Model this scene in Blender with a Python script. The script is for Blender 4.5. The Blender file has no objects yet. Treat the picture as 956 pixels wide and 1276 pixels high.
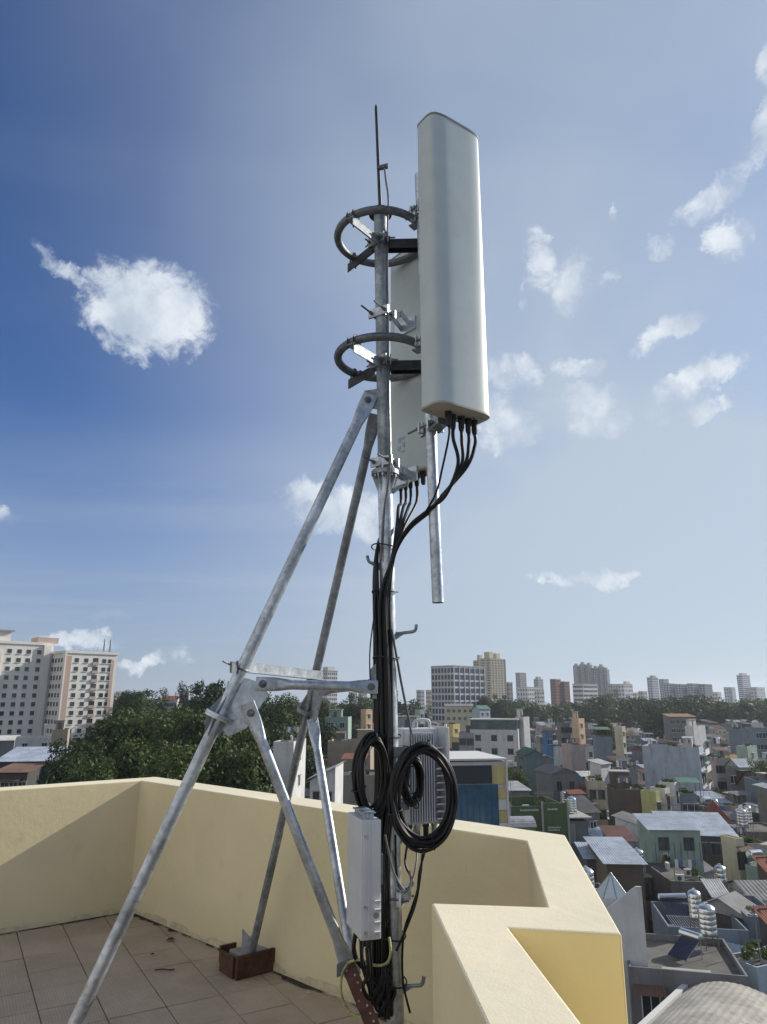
import bpy, bmesh, math, random
import numpy as np
from mathutils import Vector, Matrix, Quaternion

R = math.radians
random.seed(7)
scene = bpy.context.scene
col = scene.collection

# ------------------------------------------------------------------ camera
FPX = 880.0
PITCH = math.atan(232.0 / FPX)
EYE = 1.6
cam_data = bpy.data.cameras.new('camera')
cam_data.sensor_fit = 'VERTICAL'
cam_data.sensor_height = 36.0
cam_data.lens = FPX / 1276.0 * 36.0
cam_data.clip_start = 0.05
cam_data.clip_end = 20000.0
cam = bpy.data.objects.new('camera', cam_data)
cam.location = (0, 0, EYE)
cam.rotation_euler = (math.pi / 2 + PITCH, 0, 0)
col.objects.link(cam)
scene.camera = cam

# ------------------------------------------------------------------ sky, sun, exposure
SUN_H = Vector((0.87, 0.49, 0)).normalized()
SUN_E = R(27.0)
SUN_DIR = Vector((SUN_H.x * math.cos(SUN_E), SUN_H.y * math.cos(SUN_E), math.sin(SUN_E)))
sun_data = bpy.data.lights.new('sun', 'SUN')
sun_data.energy = 4.3
sun_data.angle = R(0.53)
sun_data.color = (1.0, 0.93, 0.82)
sun = bpy.data.objects.new('sun', sun_data)
sun.rotation_euler = SUN_DIR.to_track_quat('Z', 'Y').to_euler()
sun.location = (40, 26, 40)
col.objects.link(sun)

scene.view_settings.view_transform = 'Standard'
scene.view_settings.look = 'None'
scene.view_settings.gamma = 1.0
scene.view_settings.use_curve_mapping = False
scene.view_settings.exposure = 0.3


def ray(px, py):
    x = (px - 478.0) / FPX
    u = -(py - 638.0) / FPX
    return Vector((x, math.cos(PITCH) - math.sin(PITCH) * u, math.sin(PITCH) + math.cos(PITCH) * u))


def at(px, py, Y):
    r = ray(px, py)
    return Vector((0, 0, EYE)) + r * (Y / r.y)


def on(px, py, z):
    r = ray(px, py)
    return Vector((0, 0, EYE)) + r * ((z - EYE) / r.z)


def project(p):
    x, y, z = p[0], p[1], p[2] - EYE
    f = y * math.cos(PITCH) + z * math.sin(PITCH)
    u = -y * math.sin(PITCH) + z * math.cos(PITCH)
    f = max(f, 0.01)
    return 478 + FPX * x / f, 638 - FPX * u / f


class NT:
    """small helper for node trees"""
    def __init__(self, tree):
        self.t = tree
        tree.nodes.clear()

    def n(self, kind, ins=None, **props):
        nd = self.t.nodes.new(kind)
        for k, v in props.items():
            setattr(nd, k, v)
        for k, v in (ins or {}).items():
            sock = nd.inputs[k]
            if isinstance(v, bpy.types.NodeSocket):
                self.t.links.new(v, sock)
            else:
                sock.default_value = v
        return nd

    def math(self, op, a, b=0.0, clamp=False):
        return self.n('ShaderNodeMath', {0: a, 1: b}, operation=op, use_clamp=clamp).outputs[0]

    def vmath(self, op, a, b=(0, 0, 0)):
        nd = self.n('ShaderNodeVectorMath', {0: a, 1: b}, operation=op)
        return nd.outputs['Value'] if op in ('DOT_PRODUCT', 'LENGTH', 'DISTANCE') else nd.outputs['Vector']

    def vscale(self, a, s):
        return self.n('ShaderNodeVectorMath', {0: a, 'Scale': s}, operation='SCALE').outputs['Vector']

    def noise(self, vec, scale, detail=4.0, rough=0.5, dist=0.0):
        return self.n('ShaderNodeTexNoise', {'Vector': vec, 'Scale': scale, 'Detail': detail,
                                             'Roughness': rough, 'Distortion': dist})

    def ramp(self, fac, a, b, lo=0.0, hi=1.0, smooth=True):
        return self.n('ShaderNodeMapRange', {'Value': fac, 'From Min': a, 'From Max': b, 'To Min': lo, 'To Max': hi},
                      interpolation_type='SMOOTHSTEP' if smooth else 'LINEAR').outputs[0]

    def mix(self, fac, a, b, blend='MIX'):
        nd = self.t.nodes.new('ShaderNodeMix')
        nd.data_type = 'RGBA'
        nd.blend_type = blend
        for k, v in ((0, fac), (6, a), (7, b)):
            if isinstance(v, bpy.types.NodeSocket):
                self.t.links.new(v, nd.inputs[k])
            else:
                if k and len(v) == 3:
                    v = (*v, 1.0)
                nd.inputs[k].default_value = v
        return nd.outputs[2]


world = bpy.data.worlds.new('World')
scene.world = world
world.use_nodes = True
world.cycles.sampling_method = 'MANUAL'
world.cycles.sample_map_resolution = 256
scene.cycles.max_bounces = 6
scene.cycles.diffuse_bounces = 3
scene.cycles.glossy_bounces = 3
scene.cycles.transmission_bounces = 3
scene.cycles.volume_bounces = 1
HAZE = 0.00012


def build_sky():
    T = NT(world.node_tree)
    sky = T.n('ShaderNodeTexSky', sky_type='NISHITA', sun_disc=False, sun_elevation=SUN_E,
              sun_rotation=math.atan2(SUN_H.x, SUN_H.y), altitude=30.0, air_density=1.0, dust_density=0.9,
              ozone_density=2.2)
    d = T.n('ShaderNodeTexCoord').outputs['Generated']
    sd = T.vmath('DOT_PRODUCT', d, SUN_DIR)
    base = T.mix(1.0, sky.outputs[0], SKY_TINT, 'MULTIPLY')
    # high thin veil, thicker towards the sun
    sep = T.n('ShaderNodeSeparateXYZ', {0: d})
    zc = T.math('MAXIMUM', sep.outputs[2], 0.06)
    plane = T.n('ShaderNodeCombineXYZ', {0: T.math('DIVIDE', sep.outputs[0], zc), 1: T.math('DIVIDE', sep.outputs[1], zc), 2: 0.0}).outputs[0]
    st = T.n('ShaderNodeMapping', {'Vector': plane, 'Rotation': (0, 0, R(-38)), 'Scale': (0.35, 1.0, 1.0)}).outputs[0]
    v1 = T.noise(st, 0.9, 5.0, 0.55, 0.6).outputs[0]
    v2 = T.noise(d, 2.6, 3.0, 0.5, 0.3).outputs[0]
    sunward = T.ramp(sd, 0.16, 0.76)
    veil = T.math('ADD', T.math('MULTIPLY', sunward, 1.0), T.math('MULTIPLY', T.ramp(v1, 0.40, 0.80), 0.20))
    veil = T.math('MULTIPLY', veil, T.ramp(v2, 0.2, 0.7, 0.72, 1.12))
    veil = T.math('MULTIPLY', veil, T.ramp(sep.outputs[2], 0.22, 0.72, 1.0, 0.66))
    low = T.ramp(sep.outputs[2], 0.0, 0.40, 0.66, 0.0)
    veil = T.math('ADD', veil, low, clamp=True)
    away = T.ramp(sd, 0.10, -0.40)                              # extra bright veil added to the unseen sky, fills the shaded sides
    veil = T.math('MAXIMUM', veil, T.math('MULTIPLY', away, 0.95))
    vc = T.mix(away, T.mix(sunward, VEIL_FAR, VEIL_SUN), VEIL_FILL)
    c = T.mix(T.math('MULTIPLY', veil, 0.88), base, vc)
    # small cumulus
    w1 = T.vscale(T.vmath('SUBTRACT', T.noise(d, 9.0, 5.0, 0.6).outputs['Color'], (0.5, 0.5, 0.5)), 0.085)
    w2 = T.vscale(T.vmath('SUBTRACT', T.noise(d, 34.0, 5.0, 0.65).outputs['Color'], (0.5, 0.5, 0.5)), 0.040)
    dw = T.vmath('ADD', T.vmath('ADD', d, w1), w2)
    fbm = T.noise(d, 26.0, 9.0, 0.68, 0.5).outputs[0]
    puffs = [  # px, py, rx, ry, roll, strength
        (186, 392, 82, 64, 14, 1.2), (96, 340, 52, 15, 36, 0.68), (134, 352, 28, 20, 30, .66),
        (425, 630, 84, 34, 14, 0.95), (385, 612, 40, 24, 0, .9), (460, 652, 48, 26, 5, .8),
        (8, 640, 26, 12, 0, .8), (668, 330, 22, 46, -12, .62), (716, 352, 34, 44, -22, .80), (752, 348, 26, 12, -25, .55),
        (824, 316, 20, 20, 0, .66), (892, 244, 56, 24, -34, .74), (904, 300, 28, 28, 10, .80),
        (838, 414, 48, 20, -32, .78), (726, 458, 38, 18, -12, .72), (740, 508, 52, 42, 0, .86),
        (640, 470, 44, 26, 20, .78), (632, 535, 46, 36, 16, .86), (872, 478, 74, 22, -18, .80), (868, 512, 42, 13, -6, .78),
        (944, 160, 20, 62, -6, .85), (955, 80, 14, 34, 0, .8), (684, 724, 34, 8, 4, .72), (766, 714, 40, 14, -4, .9), (728, 718, 24, 7, 0, .7),
        (224, 816, 22, 14, 18, .6), (170, 822, 40, 12, -8, .55), (92, 800, 60, 14, 0, .75), (130, 764, 36, 9, 0, .45),
        (760, 272, 10, 10, 0, .5), (560, 470, 30, 16, 0, .5), (-60, 520, 40, 22, 0, .8), (1060, 420, 60, 34, -20, .8),
        (1040, 260, 50, 50, 0, .8), (-140, 300, 60, 30, 10, .7), (1130, 560, 80, 24, 0, .8)]
    total = None
    for px, py, rx, ry, roll, s in puffs:
        cdir = ray(px, py).normalized()
        a = ray(px + 10, py).normalized() - cdir
        b = ray(px, py + 10).normalized() - cdir
        ka, kb = 10 / a.length, 10 / b.length
        a.normalize(); b.normalize()
        ca, sa = math.cos(R(roll)), math.sin(R(roll))
        a2 = (a * ca + b * sa) * (ka / rx)
        b2 = (b * ca - a * sa) * (kb / ry)
        rel = T.vmath('SUBTRACT', dw, cdir)
        l2 = T.math('ADD', T.math('POWER', T.vmath('DOT_PRODUCT', rel, a2), 2.0), T.math('POWER', T.vmath('DOT_PRODUCT', rel, b2), 2.0))
        m = T.math('MULTIPLY', T.ramp(l2, 1.25, 0.0, 0.0, 1.0, False), s if s > .99 else s * .98)
        total = m if total is None else T.math('MAXIMUM', total, m)
    dens = T.math('ADD', total, T.math('MULTIPLY', T.math('SUBTRACT', fbm, 0.5), 2.0))
    dens = T.math('MULTIPLY', dens, T.ramp(total, 0.0, 0.14))
    alpha = T.ramp(dens, 0.10, 0.86, 0.0, 0.97)
    halo = T.math('MULTIPLY', T.ramp(total, 0.0, 0.7), T.ramp(T.noise(d, 11.0, 6.0, 0.65, 0.8).outputs[0], 0.36, 0.7, 0.0, 0.42))
    alpha = T.math('MAXIMUM', alpha, halo)
    lump = T.noise(d, 13.0, 6.0, 0.6).outputs[0]
    cc = T.mix(T.ramp(lump, 0.3, 0.72), CLOUD_DARK, CLOUD_LIT)
    c = T.mix(alpha, c, cc)
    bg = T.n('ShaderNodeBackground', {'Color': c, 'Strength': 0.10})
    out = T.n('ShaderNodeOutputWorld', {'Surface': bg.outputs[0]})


SKY_TINT = (0.42, 0.60, 0.90)
VEIL_FAR = (3.4, 3.95, 4.95)
VEIL_FILL = (7.3, 7.2, 6.7)
VEIL_SUN = (4.35, 5.05, 5.75)
CLOUD_DARK = (3.9, 4.6, 5.6)
CLOUD_LIT = (6.9, 7.3, 7.8)
build_sky()

# ------------------------------------------------------------------ materials
MATS = {}


def principled(name, color, rough=0.8, metal=0.0, dirt=0.0, dirt_color=(0.08, 0.075, 0.065), dirt_scale=1.0, streak=False, bump=0.0,
               bump_scale=40.0, spec=0.4, var=0.0, var_scale=3.0, coords='Object', transmission=0.0):
    if name in MATS:
        return MATS[name]
    m = bpy.data.materials.new(name)
    m.use_nodes = True
    T = NT(m.node_tree)
    co = T.n('ShaderNodeTexCoord').outputs[coords]
    c = (*color, 1.0)
    if var > 0:
        nz = T.noise(co, var_scale, 5.0, 0.6).outputs[0]
        lo = tuple(x * (1 - var) for x in color)
        hi = tuple(min(0.92, x * (1 + var)) for x in color)
        c = T.mix(T.ramp(nz, 0.3, 0.7), lo, hi)
    if dirt > 0:
        v = co
        if streak:
            v = T.n('ShaderNodeMapping', {'Vector': co, 'Scale': (1.0, 1.0, 0.13)}).outputs[0]
        n1 = T.noise(v, 1.1 * dirt_scale, 7.0, 0.68).outputs[0]
        n2 = T.noise(co, 0.35 * dirt_scale, 4.0, 0.6).outputs[0]
        f = T.math('MULTIPLY', T.ramp(n1, 0.44, 0.78), T.ramp(n2, 0.25, 0.75, 0.25, 1.0))
        c = T.mix(T.math('MULTIPLY', f, dirt), c, dirt_color)
    p = T.n('ShaderNodeBsdfPrincipled', {'Base Color': c, 'Roughness': rough, 'Metallic': metal, 'Specular IOR Level': spec})
    if bump > 0:
        bn = T.noise(co, bump_scale, 6.0, 0.6).outputs[0]
        b = T.n('ShaderNodeBump', {'Strength': bump, 'Distance': 0.01, 'Height': bn})
        T.t.links.new(b.outputs[0], p.inputs['Normal'])
    T.n('ShaderNodeOutputMaterial', {'Surface': p.outputs[0]})
    MATS[name] = m
    return m


def galvanised(name, color, rough=0.42, metal=0.75):
    if name in MATS:
        return MATS[name]
    m = bpy.data.materials.new(name)
    m.use_nodes = True
    T = NT(m.node_tree)
    co = T.n('ShaderNodeTexCoord').outputs['Object']
    v = T.n('ShaderNodeTexVoronoi', {'Vector': co, 'Scale': 55.0})
    n = T.noise(co, 6.0, 5.0, 0.65).outputs[0]
    n3 = T.noise(co, 26.0, 4.0, 0.6).outputs[0]
    lo = tuple(x * 0.66 for x in color)
    hi = tuple(min(0.95, x * 1.22) for x in color)
    c = T.mix(T.ramp(n, 0.3, 0.7), lo, hi)
    c = T.mix(0.22, c, T.n('ShaderNodeRGBToBW', {0: v.outputs['Color']}).outputs[0], 'OVERLAY')
    c = T.n('ShaderNodeHueSaturation', {'Saturation': 0.7, 'Color': c, 'Value': 1.0, 'Hue': .5, 'Fac': 1.0}).outputs[0]
    c = T.mix(T.ramp(n3, 0.62, 0.82, 0.0, 0.4), c, (0.12, 0.13, 0.14))
    p = T.n('ShaderNodeBsdfPrincipled', {'Base Color': c, 'Roughness': T.ramp(n3, 0.3, 0.8, rough - 0.1, rough + 0.2), 'Metallic': metal})
    T.n('ShaderNodeOutputMaterial', {'Surface': p.outputs[0]})
    MATS[name] = m
    return m


def plaster(name, color, stain=(0.30, 0.26, 0.17)):
    """hand-trowelled painted render: uneven tone, faint blotches, fine relief"""
    m = bpy.data.materials.new(name)
    m.use_nodes = True
    T = NT(m.node_tree)
    co = T.n('ShaderNodeTexCoord').outputs['Object']
    n1 = T.noise(co, 1.3, 6.0, 0.62, 0.4).outputs[0]
    n2 = T.noise(co, 7.0, 6.0, 0.6).outputs[0]
    n3 = T.noise(co, 130.0, 4.0, 0.6).outputs[0]
    n4 = T.noise(co, 16.0, 3.0, 0.5).outputs[0]
    lo = tuple(x * 0.93 for x in color)
    hi = tuple(min(.9, x * 1.04) for x in color)
    c = T.mix(T.ramp(n1, 0.3, 0.7), lo, hi)
    c = T.mix(T.ramp(n2, 0.58, 0.8, 0.0, 0.16), c, stain)
    c = T.mix(T.ramp(n4, 0.72, 0.80, 0.0, 0.35), c, (0.22, 0.2, 0.16))
    h = T.math('ADD', T.math('MULTIPLY', n2, 1.0), T.math('MULTIPLY', n3, 0.22))
    b = T.n('ShaderNodeBump', {'Strength': 0.35, 'Distance': 0.012, 'Height': h})
    p = T.n('ShaderNodeBsdfPrincipled', {'Base Color': c, 'Roughness': 0.86, 'Specular IOR Level': 0.2, 'Normal': b.outputs[0]})
    T.n('ShaderNodeOutputMaterial', {'Surface': p.outputs[0]})
    return m


M = {}
M['galv'] = galvanised('galvanised_steel', (0.46, 0.52, 0.58))
M['galv_dull'] = galvanised('dull_galvanised_steel', (0.26, 0.305, 0.35), 0.5, 0.6)
M['galv_dark'] = galvanised('weathered_galvanised_steel', (0.14, 0.165, 0.19), 0.5, 0.5)
M['dark_steel'] = principled('dark_angle_steel', (0.045, 0.05, 0.055), 0.5, 0.5, var=0.3, var_scale=20)
M['bolt'] = galvanised('bolt_steel', (0.42, 0.43, 0.44), 0.35, 0.9)
M['radome'] = principled('radome_grey', (0.52, 0.595, 0.605), 0.42, var=0.05, var_scale=4, dirt=0.25, dirt_color=(0.30, 0.31, 0.29), dirt_scale=5, spec=0.5, bump=0.05, bump_scale=160)
M['radome_cap'] = principled('radome_cap_grey', (0.42, 0.41, 0.37), 0.6, var=0.12, var_scale=9, dirt=0.4, dirt_color=(0.2, 0.17, 0.12), dirt_scale=9)
M['cap_rim'] = principled('cap_rim_grey', (0.24, 0.255, 0.26), 0.6, var=0.1)
M['cable'] = principled('black_cable_sheath', (0.009, 0.009, 0.010), 0.46, spec=0.35, var=0.2, var_scale=8)
M['plug'] = principled('black_rubber_boot', (0.02, 0.022, 0.028), 0.55)
M['grey_wire'] = principled('grey_wire', (0.16, 0.165, 0.17), 0.5)
M['alloy'] = principled('painted_alloy_grey', (0.58, 0.60, 0.63), 0.45, var=0.06, var_scale=5, dirt=0.15, dirt_scale=7, dirt_color=(.3, .3, .3), spec=0.5)
M['alloy_fin'] = principled('cast_alloy_fins', (0.55, 0.57, 0.59), 0.5, 0.25, var=0.08, var_scale=8)
M['copper'] = principled('oxidised_copper', (0.085, 0.032, 0.02), 0.5, 0.4, var=0.3, var_scale=16)
M['ground_wire'] = principled('yellow_green_wire', (0.34, 0.36, 0.15), 0.5, var=0.35, var_scale=30)
M['wood'] = principled('stained_plank', (0.085, 0.042, 0.026), 0.75, var=0.35, var_scale=14, dirt=0.3, dirt_scale=6, bump=0.3)
M['concrete'] = principled('raw_concrete', (0.32, 0.31, 0.29), 0.9, var=0.2, var_scale=9, bump=0.5, bump_scale=60, dirt=0.35, dirt_scale=3)
M['plaster_in'] = plaster('cream_plaster', (0.77, 0.67, 0.43))
M['plaster_top'] = plaster('pale_cream_coping', (0.74, 0.68, 0.51), (0.5, 0.45, 0.33))
M['plaster_out'] = plaster('ochre_plaster', (0.84, 0.71, 0.385), (0.70, 0.56, 0.28))
M['mortar'] = principled('dark_mortar', (0.06, 0.05, 0.042), 0.95, var=0.3, var_scale=30, bump=0.6, bump_scale=50)
M['grout'] = principled('tile_grout', (0.36, 0.28, 0.205), 0.95, var=0.3, var_scale=12)
M['splash'] = principled('splashed_cement', (0.60, 0.52, 0.34), 0.95, var=0.15, var_scale=20, dirt=0.35, dirt_scale=9, bump=0.5)


def tile_mat():
    m = bpy.data.materials.new('ribbed_terrace_tile')
    m.use_nodes = True
    T = NT(m.node_tree)
    co = T.n('ShaderNodeTexCoord').outputs['Object']
    inf = T.n('ShaderNodeObjectInfo')
    wc = T.n('ShaderNodeNewGeometry').outputs['Position']
    w = T.n('ShaderNodeTexWave', {'Vector': co, 'Scale': 20.0, 'Distortion': 0.4, 'Detail': 1.0}, wave_type='BANDS', bands_direction='X').outputs[0]
    n1 = T.noise(wc, 2.2, 6.0, 0.65, 0.5).outputs[0]
    n2 = T.noise(wc, 38.0, 4.0, 0.6).outputs[0]
    n3 = T.noise(wc, 0.9, 4.0, 0.6).outputs[0]
    c = T.mix(T.ramp(n1, 0.3, 0.72), (0.41, 0.325, 0.235), (0.56, 0.455, 0.335))
    c = T.mix(T.ramp(w, 0.35, 0.75, 0.0, 0.22), c, (0.40, 0.30, 0.22))
    c = T.mix(T.ramp(n2, 0.55, 0.75, 0.0, 0.4), c, (0.66, 0.56, 0.41))
    c = T.mix(T.ramp(n3, 0.5, 0.75, 0.0, 0.45), c, (0.64, 0.54, 0.39))
    c = T.mix(T.math('MULTIPLY', inf.outputs['Random'], 0.24), c, (0.42, 0.31, 0.23))
    h = T.math('ADD', w, T.math('MULTIPLY', n2, 0.8))
    b = T.n('ShaderNodeBump', {'Strength': 0.3, 'Distance': 0.004, 'Height': h})
    p = T.n('ShaderNodeBsdfPrincipled', {'Base Color': c, 'Roughness': 0.8, 'Specular IOR Level': 0.3, 'Normal': b.outputs[0]})
    T.n('ShaderNodeOutputMaterial', {'Surface': p.outputs[0]})
    return m


M['tile'] = tile_mat()

WALL = {  # paint colours of the town, with their plain names
    'white': (0.56, 0.565, 0.56), 'pale grey': (0.33, 0.335, 0.34), 'grey': (0.20, 0.205, 0.21), 'dark grey': (0.085, 0.088, 0.09),
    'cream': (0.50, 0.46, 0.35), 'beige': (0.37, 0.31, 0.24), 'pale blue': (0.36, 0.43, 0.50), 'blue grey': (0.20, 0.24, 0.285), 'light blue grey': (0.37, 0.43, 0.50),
    'mint green': (0.30, 0.39, 0.345), 'green': (0.105, 0.15, 0.075), 'yellow': (0.55, 0.46, 0.21), 'pink': (0.42, 0.345, 0.325),
    'brown': (0.125, 0.098, 0.078), 'peach': (0.58, 0.42, 0.28), 'brick red': (0.20, 0.085, 0.055), 'bright blue': (0.085, 0.19, 0.37),
    'bare concrete': (0.20, 0.19, 0.175), 'olive': (0.42, 0.42, 0.19), 'teal': (0.15, 0.21, 0.20), 'lilac': (0.33, 0.315, 0.36)}


for _k in WALL:
    if _k not in ('white', 'cream', 'peach', 'yellow', 'pale blue'):
        WALL[_k] = tuple(v * .95 for v in WALL[_k])


def wallm(c):
    heavy = c in ('bare concrete', 'grey', 'dark grey', 'brown')
    return principled('wall_' + c.replace(' ', '_'), WALL[c], 0.9, dirt=0.9 if heavy else 0.62, streak=True, dirt_scale=1.1, var=0.08, var_scale=0.6, spec=0.2)


ROOF = {'grey': (0.19, 0.195, 0.20), 'pale blue': (0.33, 0.38, 0.46), 'rusty': (0.15, 0.09, 0.062), 'dark red': (0.11, 0.038, 0.03),
        'green': (0.06, 0.13, 0.10), 'silver': (0.36, 0.37, 0.38), 'white': (0.55, 0.55, 0.53), 'dirty white': (0.36, 0.34, 0.30), 'red tile': (0.22, 0.065, 0.038), 'slate': (0.095, 0.10, 0.11), 'teal': (0.055, 0.17, 0.135), 'orange': (0.34, 0.20, 0.09)}


def roofm(c):
    return principled('roof_' + c.replace(' ', '_'), ROOF[c], 0.6 if c in ('silver', 'pale blue', 'white') else 0.8, 0.0, dirt=0.8, dirt_scale=1.5, var=0.22, var_scale=0.5,
                      dirt_color=(0.10, 0.07, 0.05))


M['flat_roof'] = principled('cement_roof_floor', (0.115, 0.11, 0.10), 0.95, dirt=0.9, dirt_scale=1.1, var=0.2, var_scale=0.7)
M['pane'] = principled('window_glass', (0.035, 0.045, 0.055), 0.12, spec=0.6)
M['pane_blue'] = principled('blue_curtain_glass', (0.025, 0.10, 0.17), 0.15, spec=0.6, var=0.3, var_scale=0.5)
M['pane_teal'] = principled('teal_penthouse_glass', (0.06, 0.10, 0.11), 0.2, spec=0.6, var=0.4, var_scale=0.4)
M['frame_white'] = principled('white_window_frame', (0.6, 0.6, 0.58), 0.6)
M['frame_dark'] = principled('dark_window_frame', (0.10, 0.10, 0.10), 0.6)
M['steel_tank'] = principled('polished_stainless', (0.62, 0.63, 0.64), 0.22, 0.9, var=0.08, var_scale=2)
M['tank_stand'] = principled('stand_steel', (0.22, 0.2, 0.18), 0.7, 0.3)
M['solar_blue'] = principled('solar_tubes', (0.02, 0.03, 0.07), 0.2, spec=0.7)
M['bark'] = principled('bark', (0.10, 0.075, 0.055), 0.95, var=0.3, var_scale=3)
M['asphalt'] = principled('asphalt', (0.055, 0.055, 0.055), 0.92, var=0.35, var_scale=0.08, coords='Generated')
M['ground'] = principled('town_ground', (0.09, 0.085, 0.078), 0.95, var=0.4, var_scale=60.0, coords='Generated')


def leaf_mat(name, a, b):
    m = bpy.data.materials.new(name)
    m.use_nodes = True
    T = NT(m.node_tree)
    pos = T.n('ShaderNodeNewGeometry').outputs['Position']
    n = T.noise(pos, 0.35, 4.0, 0.6).outputs[0]
    n2 = T.noise(pos, 2.5, 2.0, 0.5).outputs[0]
    f = T.math('ADD', T.math('MULTIPLY', n, 0.6), T.math('MULTIPLY', n2, 0.4))
    c = T.mix(T.ramp(f, 0.32, 0.68), a, b)
    p = T.n('ShaderNodeBsdfPrincipled', {'Base Color': c, 'Roughness': 0.6, 'Specular IOR Level': 0.25})
    tr = T.n('ShaderNodeBsdfTranslucent', {'Color': c})
    mx = T.n('ShaderNodeMixShader', {0: 0.28, 1: p.outputs[0], 2: tr.outputs[0]})
    T.n('ShaderNodeOutputMaterial', {'Surface': mx.outputs[0]})
    return m


M['leaf'] = [leaf_mat('leaf_deep_green', (0.032, 0.056, 0.015), (0.085, 0.125, 0.032)),
             leaf_mat('leaf_mid_green', (0.040, 0.068, 0.018), (0.11, 0.15, 0.038)),
             leaf_mat('leaf_dark_green', (0.020, 0.040, 0.015), (0.052, 0.085, 0.026))]

# ------------------------------------------------------------------ mesh helpers
FRAME = {}


def frame_of(o):
    return FRAME.get(o.name, Matrix.Identity(4)) if o else Matrix.Identity(4)


def tag(o, label=None, cat=None, group=None, kind=None):
    if label: o['label'] = label
    if cat: o['category'] = cat
    if group: o['group'] = group
    if kind: o['kind'] = kind
    return o


def empty(name, loc, rz=0.0, parent=None):
    o = bpy.data.objects.new(name, None)
    o.empty_display_size = 0.2
    o.location = loc
    o.rotation_euler = (0, 0, rz)
    col.objects.link(o)
    FRAME[o.name] = Matrix.Translation(loc) @ Matrix.Rotation(rz, 4, 'Z')
    return o


def basis(d):
    d = Vector(d).normalized()
    up = Vector((0, 0, 1)) if abs(d.z) < 0.95 else Vector((1, 0, 0))
    a = d.cross(up).normalized()
    return a, a.cross(d).normalized(), d


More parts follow.
